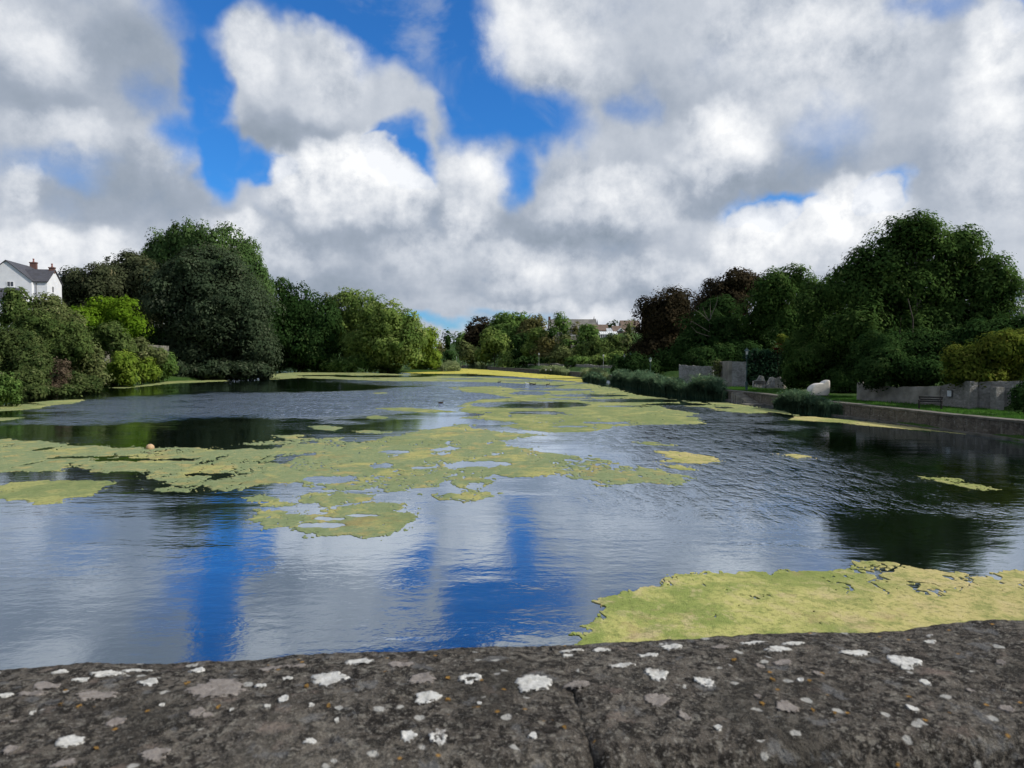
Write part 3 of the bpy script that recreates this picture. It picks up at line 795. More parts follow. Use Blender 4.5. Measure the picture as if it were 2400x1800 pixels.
def plant(name, label, cat, D, lobes, leaf, group=None, shrub=False, bark=None, base=None, trunk_r=None, depth=0.85, limbs=4, seed=None, lean=None, billow=True, **kw):
    g = np.random.default_rng(abs(hash(label)) % 99991 if seed is None else seed)
    g = np.random.default_rng(sum(ord(c) * (i + 3) for i, c in enumerate(label)) % 100003)
    C = []; RAD = []
    for L in lobes:
        cx, cy, rx, ry = L[:4]; off = L[4] if len(L) > 4 else g.uniform(-0.5, 0.5) * rx * D / FPX
        c = at(cx, cy, D + off); k = (D + off) / FPX
        C.append(c); RAD.append(np.array([rx * k, max(rx, ry) * k * depth, ry * k]))
    C = np.array(C); RAD = np.array(RAD)
    C0, R0 = C.copy(), RAD.copy()
    if billow:
        cs, rs = [], []
        for c, r in zip(C, RAD):
            cs.append(c); rs.append(r * 0.86)
            if r[0] * FPX / D < 20: continue
            for d in unit(13, g):
                if d[1] > 0.35 or d[2] < -0.75: continue
                f_ = g.uniform(.30, .46)
                cs.append(c + r * d * (1.03 - f_ * .8)); rs.append(np.array([r[0], r[1], r[2] * .85]) * f_)
        C, RAD = np.array(cs), np.array(rs)
    if base is None: bx, by = float(C0[:, 0].mean()), float(C0[:, 1].mean())
    else:
        q = at(base[0], 850, D); bx, by = float(q[0]), D
    bz = hz(bx, by)
    low = C[:, 2].min()
    root = empty(name, (bx, by, bz))
    tag(root, label, cat, group)
    org = np.array([bx, by, bz])
    V, F, tint = leaves(C, RAD, D, g, zmin=0.0, **kw)
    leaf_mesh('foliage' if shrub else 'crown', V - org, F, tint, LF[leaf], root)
    C, RAD = C0, R0
    top = C[C[:, 2].argmax()]
    H = max(1.0, top[2] - bz)
    tr = trunk_r or max(0.08, H * 0.018)
    mb = MB()
    if shrub:
        for i in range(min(3, len(C))):
            c = C[i] - org
            mb.tube([(0.15 * i - .15, 0, -0.4), tuple(c * 0.5 * np.array([1, 1, 1])), tuple(c)], [tr * .6, tr * .4, tr * .15], 5)
        mb.build('stem', bark or M_BARK, root)
    else:
        tx = (top - org)
        mid = np.array([tx[0] * .15 + g.normal() * .2, tx[1] * .15, H * .33])
        up = np.array([tx[0] * .45, tx[1] * .4, H * .62])
        if lean is not None: mid = np.array(lean) * 0.5; up = np.array(lean)
        mb.tube([(0, 0, -0.6), (0, 0, 0.15 * H * 0.3), tuple(mid), tuple(up), tuple(tx * np.array([.8, .8, .86]))], [tr * 1.35, tr, tr * .8, tr * .55, tr * .15], 8)
        tk = mb.build('trunk', bark or M_BARK, root, smooth=True)
        order = np.argsort(-RAD[:, 0])[:limbs]
        for i in order:
            c = C[i] - org
            lb = MB()
            st = mid * 0.8 if c[2] < H * .6 else up * .8
            lb.tube([tuple(st), tuple(st * .5 + c * .5 + np.array([0, 0, -0.04 * H])), tuple(c)], [tr * .5, tr * .32, tr * .1], 6)
            lb.build('limb', bark or M_BARK, tk, smooth=True)
    return root

GL = 'trees along the left bank'; GR = 'trees on the right bank'; GF = 'trees behind the distant quay'; GB = 'shrubs on the left bank'
# ---- left bank
plant('poplar_tree', 'tall feathery poplar rising behind the great dark evergreen oak', 'tree', 192,
      [(480, 660, 125, 95), (385, 620, 48, 55), (443, 580, 48, 46), (520, 590, 55, 48), (575, 640, 42, 62), (605, 690, 26, 55), (350, 640, 22, 40)], 'poplar', GL, stretch=(0.75, 1.7), clump=13, core=0.6, size=3.2, base=(480, 0), dens=1.3)
plant('evergreen_oak', 'great dark evergreen oak hanging down to the water', 'tree', 168,
      [(490, 640, 95, 62), (415, 690, 80, 72), (555, 695, 74, 80), (500, 750, 110, 85), (560, 815, 78, 66), (465, 825, 66, 58), (595, 760, 44, 95), (612, 838, 32, 50), (430, 770, 60, 70), (510, 700, 80, 60)], 'holm', GL, clump=17, base=(500, 0), droop=0.5, size=3.4)
plant('dark_oak', 'dark round oak between the white house and the evergreen oak', 'tree', 178,
      [(289, 636, 50, 36), (333, 668, 42, 48), (270, 680, 52, 50), (330, 740, 55, 75), (355, 800, 40, 60)], 'holm2', GL, clump=14)
plant('dark_oak', 'lower dark oak standing directly beside the white houses', 'tree', 172,
      [(188, 668, 44, 34), (232, 672, 44, 40), (172, 710, 34, 45), (215, 730, 55, 50)], 'holm2', GL, clump=13)
plant('bright_tree', 'bright lime green tree in front of the dark oaks', 'tree', 150,
      [(262, 748, 66, 40), (205, 752, 44, 32), (312, 768, 42, 36), (288, 728, 38, 28), (240, 725, 30, 26)], 'bright', GL, clump=11, droop=0.3)
plant('grey_shrub', 'domed grey green shrub in front of the white house', 'shrub', 120, [(42, 716, 32, 36), (36, 738, 36, 34)], 'willow', GB, shrub=True, clump=8, stretch=(.8, 1.4))
plant('sparse_shrub', 'thin leafed shrub below the white cross gable', 'shrub', 122, [(108, 718, 33, 32), (95, 745, 36, 34), (128, 735, 26, 34)], 'olive', GB, shrub=True, clump=8, core=0.6)
plant('grey_willow', 'grey green willow scrub below the garden wall end', 'shrub', 128, [(258, 790, 46, 28), (232, 812, 40, 30), (285, 815, 34, 26)], 'willow', GB, shrub=True, clump=8, stretch=(.8, 1.3))
plant('olive_bush', 'olive green bush sloping down in front of the fence', 'shrub', 138, [(322, 822, 36, 26), (355, 838, 30, 24), (300, 835, 30, 26)], 'olive', GB, shrub=True, clump=8)
plant('yellow_bush', 'larger yellow green bush touching the water on the left bank', 'shrub', 120, [(288, 855, 30, 34), (300, 885, 24, 22), (270, 880, 26, 26)], 'lime', GB, shrub=True, clump=8)
plant('yellow_bush', 'smaller yellow green bush next to a dark shoreline bush', 'shrub', 136, [(345, 865, 24, 26), (352, 882, 22, 15)], 'lime', GB, shrub=True, clump=7)
plant('dark_bush', 'dark green bush between yellow bush and evergreen oak', 'shrub', 150, [(388, 855, 22, 34), (378, 875, 22, 20)], 'mid', GB, shrub=True, clump=8)
plant('willow_scrub', 'grey brown willow scrub spreading below the white house', 'shrub', 105, [(90, 780, 60, 42), (150, 800, 56, 40), (60, 800, 50, 44), (180, 820, 46, 40), (120, 830, 60, 44)], 'willow', GB, shrub=True, clump=9, stretch=(.8, 1.3), spread=0.8)
plant('bramble_bush', 'dark bramble thicket at the left edge of the bank', 'shrub', 88, [(30, 815, 56, 48), (60, 850, 56, 50), (-20, 830, 50, 60), (80, 880, 45, 45)], 'bramble', GB, shrub=True, clump=10)
plant('olive_bush', 'tall olive bush between brown dead scrub and yellow bush', 'shrub', 108, [(205, 850, 42, 42), (225, 885, 30, 30), (185, 885, 40, 36)], 'olive', GB, shrub=True, clump=9)
plant('dark_bush', 'dark leafy bush overhanging the water beside brown scrub', 'shrub', 97, [(185, 900, 36, 26), (215, 905, 24, 20)], 'bramble', GB, shrub=True, clump=9)
plant('dead_scrub', 'reddish brown dead scrub low on the left bank', 'shrub', 92, [(130, 895, 30, 30), (115, 915, 26, 20), (145, 870, 22, 26)], 'brown', GB, shrub=True, clump=8, spread=1.0, elong=6, core=0.5)
plant('bramble_bush', 'dark bramble bush left of the brown dead scrub', 'shrub', 82, [(70, 905, 34, 34), (90, 925, 26, 20), (55, 925, 26, 22)], 'bramble', GB, shrub=True, clump=10)
plant('green_bush', 'fresh green bush at the left edge of the water', 'shrub', 70, [(14, 905, 26, 32), (22, 928, 24, 24), (-20, 915, 30, 40)], 'mid', GB, shrub=True, clump=9)
plant('olive_bush', 'rounded olive bush high above the garden wall', 'shrub', 128, [(150, 745, 32, 34), (175, 765, 30, 28), (125, 770, 36, 28)], 'olive', GB, shrub=True, clump=8)
plant('hill_hedge', 'dark hedge on the slope behind the bright lime tree', 'shrub', 168, [(190, 775, 50, 26), (270, 790, 60, 26), (340, 800, 60, 30)], 'dkgreen', GB, shrub=True, clump=9)

plant('shore_bush', 'low dark bush trailing in the water below the evergreen oak', 'shrub', 163, [(430, 872, 36, 18), (490, 872, 40, 18), (550, 872, 40, 18), (605, 872, 30, 16)], 'holm', GB, shrub=True, clump=10)
plant('shore_bush', 'small sedge green bush at the foot of the yellow bushes', 'shrub', 122, [(265, 898, 20, 12), (305, 896, 22, 11), (240, 905, 18, 12)], 'mid', GB, shrub=True, clump=7)
plant('shore_bush', 'trailing dark branches at the water below the brown scrub', 'shrub', 86, [(110, 925, 34, 14), (160, 922, 34, 14), (60, 935, 26, 14)], 'bramble', GB, shrub=True, clump=8)

plant('hill_bush', 'olive thicket beyond the left edge of the white house', 'shrub', 118, [(-60, 740, 60, 60), (-150, 760, 80, 70), (-110, 830, 90, 60)], 'willow', GB, shrub=True, clump=11)
plant('hill_bush', 'dark bramble slope beyond the left edge of the water', 'shrub', 80, [(-90, 850, 60, 60), (-180, 860, 80, 80), (-260, 830, 90, 110)], 'bramble', GB, shrub=True, clump=12)

# ---- wooded point, left of the middle
plant('dark_conifer', 'dark spiry topped tree at the right shoulder of the evergreen oak', 'tree', 262,
      [(668, 735, 44, 70), (715, 740, 50, 72), (757, 775, 40, 68), (680, 810, 54, 58), (735, 825, 58, 46), (642, 770, 24, 70)], 'dkgreen', GL, stretch=(.8, 1.5), clump=12)
plant('shore_bush', 'dark bush at the water below the spiry topped tree', 'shrub', 268, [(672, 845, 34, 26), (720, 855, 40, 18), (640, 850, 24, 24), (765, 852, 26, 20)], 'dkgreen', GB, shrub=True, clump=8)
plant('russet_tree', 'russet tree top peeping between two green trees', 'tree', 300, [(770, 708, 16, 16), (772, 730, 16, 18)], 'rust', GL, clump=8)
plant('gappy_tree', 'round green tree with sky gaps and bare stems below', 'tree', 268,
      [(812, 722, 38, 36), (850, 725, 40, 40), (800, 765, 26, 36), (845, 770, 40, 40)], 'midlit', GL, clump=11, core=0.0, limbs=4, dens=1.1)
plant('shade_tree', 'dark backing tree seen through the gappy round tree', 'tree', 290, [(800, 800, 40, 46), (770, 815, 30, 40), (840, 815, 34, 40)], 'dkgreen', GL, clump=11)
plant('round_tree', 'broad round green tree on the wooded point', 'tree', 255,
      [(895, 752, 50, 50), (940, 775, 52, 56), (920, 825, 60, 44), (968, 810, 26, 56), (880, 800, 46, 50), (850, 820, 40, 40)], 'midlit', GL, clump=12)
plant('yellow_tree', 'small yellow green tree at the tip of the wooded point', 'tree', 272, [(1003, 805, 24, 32), (1008, 845, 22, 24), (985, 850, 20, 20)], 'lime', GL, clump=8)
plant('shore_bush', 'mixed low bushes under the round trees of the point', 'shrub', 256, [(810, 858, 34, 15), (850, 852, 34, 20), (905, 860, 44, 16), (780, 858, 26, 16)], 'mid', GB, shrub=True, clump=7)

# ---- behind the distant quay
plant('far_tree', 'dim dark tree at the far end of the pond', 'tree', 470, [(1030, 818, 14, 24), (1016, 835, 12, 18)], 'rust', GF, clump=6)
plant('far_tree', 'narrow dark green tree at the far left of the distant row', 'tree', 430, [(1050, 800, 13, 26), (1053, 835, 16, 24)], 'dkgreen', GF, clump=7)
plant('far_tree', 'pale green sloping tree beside the narrow dark one', 'tree', 410, [(1080, 798, 20, 25), (1090, 815, 24, 26)], 'mid', GF, clump=7)
plant('far_tree', 'dark copper tree in the distant row', 'tree', 385, [(1124, 772, 24, 26), (1140, 788, 28, 28), (1112, 795, 20, 24)], 'copper', GF, clump=8)
plant('far_tree', 'highest broad olive tree of the distant row', 'tree', 372, [(1180, 760, 28, 24), (1212, 762, 32, 24), (1195, 785, 44, 30), (1160, 778, 22, 24)], 'mid', GF, clump=8)
plant('far_tree', 'russet crowned tree right of the highest olive tree', 'tree', 360, [(1252, 765, 24, 24), (1240, 785, 26, 26), (1268, 780, 14, 26)], 'rust', GF, clump=8)
plant('far_tree', 'yellowish low tree left of the domed olive tree', 'tree', 365, [(1088, 825, 20, 20), (1110, 835, 20, 18)], 'olive', GF, clump=7)
plant('far_tree', 'domed olive tree behind a pale lamp post', 'tree', 345, [(1155, 800, 30, 26), (1178, 815, 26, 26), (1145, 830, 26, 26)], 'midlit', GF, clump=8)
plant('far_bush', 'ivy clad stump with bright top in the distant row', 'shrub', 320, [(1188, 838, 17, 14), (1184, 856, 20, 14)], 'midlit', GF, shrub=True, clump=6)
plant('far_tree', 'dark upright tree behind the distant wall', 'tree', 325, [(1222, 815, 22, 34), (1238, 835, 20, 24), (1206, 840, 18, 20)], 'dkgreen', GF, clump=8)
plant('far_tree', 'pale green rounded tree left of a brownish one', 'tree', 318, [(1260, 793, 22, 16), (1250, 815, 22, 22)], 'midlit', GF, clump=8)
plant('far_tree', 'brownish olive tree leaning over the distant path', 'tree', 296, [(1282, 815, 26, 26), (1275, 840, 30, 18), (1296, 835, 20, 22)], 'rust', GF, clump=8)
plant('far_tree', 'tall slender green tree in front of the long slate roof', 'tree', 300, [(1310, 755, 18, 24), (1322, 770, 17, 22), (1302, 775, 13, 18), (1318, 790, 14, 12)], 'mid', GF, clump=8, bark=M_BARK_PALE)
plant('far_tree', 'dull olive tree below the slate roofed house', 'tree', 288, [(1325, 818, 22, 24), (1340, 832, 20, 20), (1310, 832, 16, 20)], 'olive', GF, clump=8)
plant('far_tree', 'dark brown conifer beside the long slate roof', 'tree', 292, [(1350, 772, 10, 16), (1348, 785, 12, 12)], 'rust', GF, clump=6, stretch=(.8, 1.3))
plant('far_tree', 'dense round green tree left of the glass conservatory', 'tree', 276, [(1378, 782, 22, 15), (1388, 795, 18, 14), (1365, 792, 14, 14)], 'mid', GF, clump=7)
plant('far_tree', 'wide grey olive willow below the conservatory', 'tree', 250, [(1400, 818, 34, 22), (1438, 808, 30, 20), (1425, 832, 40, 16), (1372, 835, 22, 18), (1458, 815, 14, 22)], 'willow', GF, clump=9)
plant('far_tree', 'olive tree edge against the dark copper beech', 'tree', 240, [(1474, 772, 12, 22), (1468, 800, 14, 24)], 'olive', GF, clump=7)
plant('far_bush', 'dark bush on the skyline between two brown roofs', 'shrub', 330, [(1430, 763, 9, 6), (1441, 759, 4, 6)], 'dkgreen', GF, shrub=True, clump=5)
plant('far_bush', 'dark shrub at the foot of the slate roofed house', 'shrub', 292, [(1292, 785, 12, 14), (1333, 790, 10, 8), (1345, 800, 12, 6)], 'dkgreen', GF, shrub=True, clump=6)
plant('far_bush', 'bright creeper over the distant wall below the brownish tree', 'shrub', 270, [(1328, 846, 22, 9), (1312, 852, 12, 10)], 'midlit', GF, shrub=True, clump=6)
plant('leaning_tree', 'low spreading tree with a pale leaning trunk by the path', 'tree', 228, [(1412, 845, 24, 8), (1440, 840, 22, 8), (1392, 850, 14, 6)], 'midlit', GF, clump=7, bark=M_BARK_PALE, base=(1404, 0), trunk_r=0.35, lean=(2.8, 0, 3.2), core=0.5)
plant('far_bush', 'dark shade bush between the leaning tree and copper beech', 'shrub', 215, [(1452, 852, 24, 14), (1470, 845, 18, 20)], 'dkgreen', GF, shrub=True, clump=8)

plant('far_bush', 'green shrubs on the slope below the pale terrace wall', 'shrub', 276, [(1346, 803, 14, 12), (1360, 808, 14, 12), (1330, 808, 12, 12)], 'mid', GF, shrub=True, clump=6)
plant('far_bush', 'low shrubs along the distant wall between two pale lamp posts', 'shrub', 288, [(1240, 848, 24, 10), (1215, 852, 18, 10), (1290, 850, 26, 10)], 'dkgreen', GF, shrub=True, clump=6)
plant('far_bush', 'dusky shrubs on the slope under the dull olive tree', 'shrub', 262, [(1318, 835, 26, 16), (1345, 838, 22, 16), (1296, 845, 16, 12)], 'olive', GF, shrub=True, clump=7)
plant('far_bush', 'creeper covered wall stretch right of the pale reeds', 'shrub', 236, [(1355, 850, 26, 12), (1385, 856, 26, 10)], 'mid', GF, shrub=True, clump=7)

# ---- right bank
plant('copper_beech', 'dark reddish copper beech dome on the right bank', 'tree', 168,
      [(1558, 722, 48, 38), (1520, 752, 34, 48), (1598, 742, 42, 48), (1540, 808, 56, 56), (1495, 835, 24, 36), (1600, 810, 50, 56), (1570, 765, 55, 45)], 'copper', GR, clump=14)
plant('dark_copper_tree', 'second darker copper tree with ragged top', 'tree', 150,
      [(1722, 664, 34, 24), (1682, 692, 36, 26), (1705, 715, 46, 40), (1660, 730, 30, 40), (1755, 680, 30, 30)], 'copper', GR, clump=13, core=0.6)
plant('green_dome_tree', 'green domed tree between copper tree and big ash', 'tree', 128,
      [(1862, 668, 46, 36), (1812, 690, 52, 50), (1788, 745, 58, 56), (1878, 725, 44, 60), (1840, 770, 50, 50)], 'ash', GR, clump=14)
plant('shade_tree', 'almost black green tree behind the ruined walls', 'tree', 135,
      [(1655, 795, 58, 60), (1720, 800, 62, 56), (1690, 750, 50, 40), (1620, 830, 44, 46), (1770, 820, 46, 44)], 'dkgreen', GR, clump=14)
plant('big_ash_tree', 'huge spreading ash tree behind the plaque wall', 'tree', 76,
      [(2140, 585, 100, 52), (2235, 585, 85, 50), (2060, 625, 66, 46), (2000, 685, 62, 55), (2110, 670, 110, 75), (2250, 665, 95, 80), (2325, 670, 48, 75), (2010, 770, 66, 60), (2110, 780, 90, 66), (2230, 770, 100, 75), (2320, 765, 46, 60), (2150, 540, 60, 24)],
      'ash', GR, clump=20, size=4.2, droop=0.4, base=(2140, 0), limbs=7, bark=M_BARK_PALE, core=0.66, trunk_r=0.34)
plant('ash_tree', 'smaller ash with bluish green foliage left of the huge ash', 'tree', 92,
      [(1928, 705, 40, 52), (1955, 770, 52, 56), (1910, 790, 44, 50), (1895, 740, 30, 44)], 'ash', GR, clump=15)
plant('slope_bush', 'tangled bushes on the slope above the white sculpture', 'shrub', 80, [(1900, 850, 40, 34), (1960, 850, 52, 42), (2000, 880, 30, 30), (1870, 870, 24, 26), (1935, 890, 26, 18)], 'ash', GR, shrub=True, clump=13)
plant('yellowish_bush', 'yellowish bush above the ivy covered wall', 'shrub', 100, [(1828, 798, 20, 13), (1860, 812, 22, 16)], 'hedge', GR, shrub=True, clump=9)
plant('red_bush', 'small reddish bush on top of the ivy covered wall', 'shrub', 98, [(1824, 818, 14, 8)], 'red', GR, shrub=True, clump=6)
plant('thicket', 'dense green thicket right of the ivy covered wall', 'shrub', 92, [(1880, 815, 34, 36), (1862, 850, 26, 30), (1905, 835, 26, 40)], 'ash', GR, shrub=True, clump=12)
plant('ivy_mound', 'dark green ivy hanging over the rendered plaque wall', 'shrub', 61, [(2070, 862, 60, 42), (2140, 868, 70, 36), (2190, 880, 44, 30), (2040, 885, 26, 18), (2120, 895, 40, 14)], 'dkgreen', GR, shrub=True, clump=15, size=4.0)
plant('yellow_hedge', 'yellow green creeper mound on the stone wall at the right edge', 'shrub', 54, [(2330, 825, 66, 40), (2262, 858, 46, 40), (2395, 830, 44, 50), (2370, 885, 44, 26), (2300, 882, 44, 24), (2255, 878, 36, 20), (2400, 900, 30, 22)], 'hedge', GR, shrub=True, clump=15, size=4.0)
plant('corner_shrub', 'dark shrub hiding the end of the stone wall', 'shrub', 46, [(2394, 935, 22, 28), (2420, 920, 24, 30)], 'dkgreen', GR, shrub=True, clump=12, size=4.0)
plant('hill_tree', 'dark tree filling the slope behind the huge ash', 'tree', 100, [(2050, 760, 90, 80), (2190, 790, 110, 80), (2300, 800, 80, 60)], 'dkgreen', GR, clump=18)

plant('shade_bush', 'black green undergrowth below the copper beech', 'shrub', 150, [(1500, 862, 40, 24), (1560, 858, 46, 28), (1610, 862, 36, 26), (1455, 868, 26, 16)], 'dkgreen', GR, shrub=True, clump=11)
plant('shade_bush', 'dark undergrowth between the two ruined walls and the lamp post', 'shrub', 112, [(1650, 850, 44, 26), (1700, 842, 40, 30), (1745, 840, 34, 30)], 'dkgreen', GR, shrub=True, clump=11)
plant('slope_bush', 'low green bush right of the jagged ruin stubs', 'shrub', 86, [(1862, 890, 26, 20), (1890, 900, 26, 16), (1848, 880, 14, 14)], 'dkgreen', GR, shrub=True, clump=12)
plant('slope_bush', 'dark bank of ivy left of the plaque wall', 'shrub', 76, [(1990, 895, 26, 26), (2005, 880, 34, 30), (1965, 890, 22, 20)], 'dkgreen', GR, shrub=True, clump=13)
plant('wall_bush', 'thick dark foliage between the huge ash trunk and the ivy', 'shrub', 66, [(2060, 820, 60, 46), (2150, 825, 76, 44), (2230, 830, 56, 44)], 'dkgreen', GR, shrub=True, clump=15, size=4.0)
plant('wall_bush', 'green foliage filling the gap below the grey balcony house', 'shrub', 60, [(2330, 790, 56, 36), (2400, 790, 44, 40), (2270, 800, 40, 36)], 'dkgreen', GR, shrub=True, clump=15, size=4.0)

# pale limbs that show in the front of the huge ash
ash = [o for o in bpy.data.objects if o.name.startswith('big_ash_tree')][0]
ash_trunk = [c for c in ash.children if c.name.startswith('trunk')][0]; ao = np.array(ash.location)
for pl in ([(2150, 825), (2138, 790), (2140, 750), (2128, 700)], [(2120, 830), (2108, 790), (2112, 745)]):
    mb = MB(); mb.tube([tuple(at(a_, b_, 71.5) - ao) for a_, b_ in pl], list(np.linspace(.12, .04, len(pl))), 7); mb.build('limb', M_BARK, ash_trunk, smooth=True)

# ash sprig standing above the crown
sp = empty('ash_sprig', at(2155, 530, 74)); tag(sp, 'bare sprig with a leaf tuft above the huge ash crown', 'branch')
o0 = np.array(sp.location)
mb = MB()
mb.tube([(0, 0, -0.6), tuple(at(2160, 520, 74) - o0), tuple(at(2158, 506, 74) - o0)], [.03, .025, .012], 5)
mb.tube([(0, 0, -0.6), tuple(at(2150, 518, 74) - o0), tuple(at(2146, 508, 74) - o0)], [.03, .022, .012], 5)
mb.build('twig', M_BARK, sp)
g = np.random.default_rng(5)
V, F, tint = leaves(np.array([at(2146, 508, 74), at(2153, 502, 74)]), np.array([[.2, .2, .3], [.12, .12, .15]]), 74, g, clump=4, core=0, size=2.4)
leaf_mesh('tuft', V - o0, F, tint, LF['dkgreen'], sp)

# bare pale branches in front of the shade tree
dt = empty('dead_tree', (at(1664, 760, 131)[0], 131, hz(at(1664, 760, 131)[0], 131)))
tag(dt, 'pale bare dead branches against the dark trees above the ruins', 'tree', GR)
o0 = np.array(dt.location)
def z4(a, b, D=131): return tuple(at(1400 + a * .2351, 600 + b * .2351, D) - o0)
mb = MB(); mb.tube([(0, 0, -.5), z4(1130, 900), z4(1115, 650)], [.16, .12, .08], 7); tk = mb.build('trunk', M_BARK_DEAD, dt, smooth=True)
for pl in ([(1115, 650), (1030, 570), (960, 530), (930, 495)], [(1110, 640), (1070, 570), (1050, 500)], [(1120, 640), (1150, 560), (1175, 510), (1195, 450), (1200, 395)], [(1130, 620), (1125, 500), (1130, 400)],
           [(1120, 760), (1040, 710), (990, 680), (935, 645)], [(1110, 800), (990, 760), (930, 695)]):
    mb = MB(); mb.tube([z4(a, b, 131 - 5) for a, b in pl], list(np.linspace(.065, .02, len(pl))), 5); mb.build('branch', M_BARK_DEAD, tk)

# ---- ivy covered wall (leaves over a solid wall)
M_RUIN = mat_rubble('ruin_stone', (0.26, 0.25, 0.235), (0.46, 0.45, 0.43), (0.34, 0.33, 0.31), 5.2, white=0.5, dark=0.45)
iw = empty('ivy_wall', (0, 0, 0))
p0 = at(1750, 880, 99); p1 = at(1868, 880, 97)
iw.location = (p0[0], p0[1], hz(p0[0], p0[1])); tag(iw, 'tall wall smothered in dark ivy beside the lamp post', 'wall')
zt = at(1800, 822, 98)[2]
ln = p1[0] - p0[0]
MB().box(0, ln, 0, 0.6, -0.5, zt - iw.location.z - 0.25).build('wall', M_RUIN, iw)
g = np.random.default_rng(21)
C = []; RAD = []
for i in range(11):
    for j in range(4):
        C.append(np.array([p0[0] + ln * (i + .5) / 11 + g.normal() * .15, p0[1] - 0.25, iw.location.z + (zt - iw.location.z) * (j + .55) / 4 + g.normal() * .1])); RAD.append(np.array([.55, .35, .62]))
V, F, tint = leaves(np.array(C), np.array(RAD), 97, g, clump=8, size=3.2, core=0.8, droop=0.5)
leaf_mesh('ivy', V - np.array(iw.location), F, tint, LF['ivy'], iw)

# ================================================================== reeds
def reeds(label, line, hgt, n, width, leaf, group='reed beds', zb=-0.1):
    """line: water level points (x,y) of the front edge; blades fan out behind it"""
    g = np.random.default_rng(len(label) * 7 + n)
    P = np.array([gnd(a, b)[:2] for a, b in line])
    seg = np.linalg.norm(np.diff(P, axis=0), axis=1); cum = np.concatenate([[0], np.cumsum(seg)]); tt = g.random(n) * cum[-1]
    k = np.clip(np.searchsorted(cum, tt) - 1, 0, len(seg) - 1)
    f = (tt - cum[k]) / seg[k]
    base = P[k] + (P[k + 1] - P[k]) * f[:, None]
    cen = base.mean(0)
    prof = 0.50 + 0.55 * np.sin(np.clip(tt / cum[-1], 0.02, 0.98) * math.pi) ** 0.6 + 0.5 * (fbm(tt * 0.9 / hgt, tt * 0, 3))
    base = base + g.normal(size=(n, 2)) * 0.12 + np.array([0.25, 0.97]) * (g.random(n) * width)[:, None]
    D = cen[1]
    h = hgt * prof * (0.62 + 0.5 * g.random(n))
    wd = np.maximum(0.012, 1.0 * D / FPX) * (0.6 + 0.8 * g.random(n))
    ang = g.random(n) * 2 * math.pi
    side = np.stack([np.cos(ang), np.sin(ang) * 0.5, np.zeros(n)], 1)
    bend = np.stack([g.normal(0.05, 0.24, n), g.normal(0, 0.22, n), np.zeros(n)], 1) * h[:, None]
    b3 = np.concatenate([base, np.full((n, 1), zb)], 1)
    m3 = b3 + np.array([0, 0, 1]) * (h * .6)[:, None] + bend * .35
    t3 = b3 + np.array([0, 0, 1]) * (h * .97)[:, None] + bend
    s = side * wd[:, None]
    V = np.stack([b3 - s * .6, b3 + s * .6, m3 - s, m3 + s, t3], 1).reshape(-1, 3)
    o = np.arange(n) * 5
    F = np.concatenate([np.stack([o, o + 1, o + 3], 1), np.stack([o, o + 3, o + 2], 1), np.stack([o + 2, o + 3, o + 4], 1)])
    tint = np.clip(g.normal(.45, .22, n), 0, 1); tint = np.concatenate([tint] * 3)
    # arching side leaves
    for rep in range(2):
        f0 = g.uniform(.25, .85, n)[:, None]
        st_ = b3 + (t3 - b3) * f0
        a2 = g.random(n) * 2 * math.pi; L = (h * g.uniform(.22, .42, n))[:, None]
        dr = np.stack([np.cos(a2), np.sin(a2), np.zeros(n)], 1)
        sd2 = np.stack([-np.sin(a2), np.cos(a2), np.full(n, .5)], 1) * (wd * .9)[:, None]
        mm = st_ + dr * L * .55 + np.array([0, 0, .38]) * L; ee = st_ + dr * L + np.array([0, 0, .18]) * L
        k0 = len(V); V = np.concatenate([V, np.stack([st_, mm - sd2, mm + sd2, ee], 1).reshape(-1, 3)])
        o2 = k0 + np.arange(n) * 4
        F = np.concatenate([F, np.stack([o2, o2 + 1, o2 + 2], 1), np.stack([o2 + 1, o2 + 3, o2 + 2], 1)])
        t2 = np.clip(g.normal(.55, .22, n), 0, 1); tint = np.concatenate([tint, t2, t2])
    org = np.array([cen[0], cen[1], 0.0])
    ob = leaf_mesh('reed_bed', V - org, F, tint, LF[leaf], None)
    ob.location = org
    tag(ob, label, 'reeds', group)
    return ob
reeds('big reed bed hiding the quay below the white sculpture', [(1822, 956), (1850, 962), (1900, 969), (1950, 974), (1992, 978)], 1.65, 3600, 1.6, 'reed')
reeds('tallest dark reed bed in front of the ruined walls', [(1600, 927), (1640, 931), (1675, 935), (1700, 938)], 2.3, 3000, 2.2, 'reed')
reeds('lower reed bed left of the tallest one', [(1552, 921), (1580, 925), (1612, 928)], 1.9, 1800, 2.2, 'reed')
reeds('bushy reed bed below the copper beech', [(1482, 907), (1520, 915), (1562, 922)], 2.6, 2600, 3.0, 'reed')
reeds('reed bed below the leaning lamp posts', [(1431, 900), (1460, 904), (1494, 909)], 2.5, 1700, 3.0, 'reed')
reeds('small reed clump standing out in the olive algae', [(1366, 895), (1390, 897), (1416, 899)], 1.9, 900, 2.0, 'reed')
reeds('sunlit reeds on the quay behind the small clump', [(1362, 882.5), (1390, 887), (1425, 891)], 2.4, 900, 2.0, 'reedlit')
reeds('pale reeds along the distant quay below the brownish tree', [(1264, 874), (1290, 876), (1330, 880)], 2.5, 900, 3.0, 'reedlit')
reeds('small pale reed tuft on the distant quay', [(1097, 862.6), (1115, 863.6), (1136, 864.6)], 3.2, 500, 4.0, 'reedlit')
reeds('pale reed bed at the tip of the wooded point', [(1014, 871), (1040, 871), (1068, 870)], 3.4, 1500, 5.0, 'reedlit')

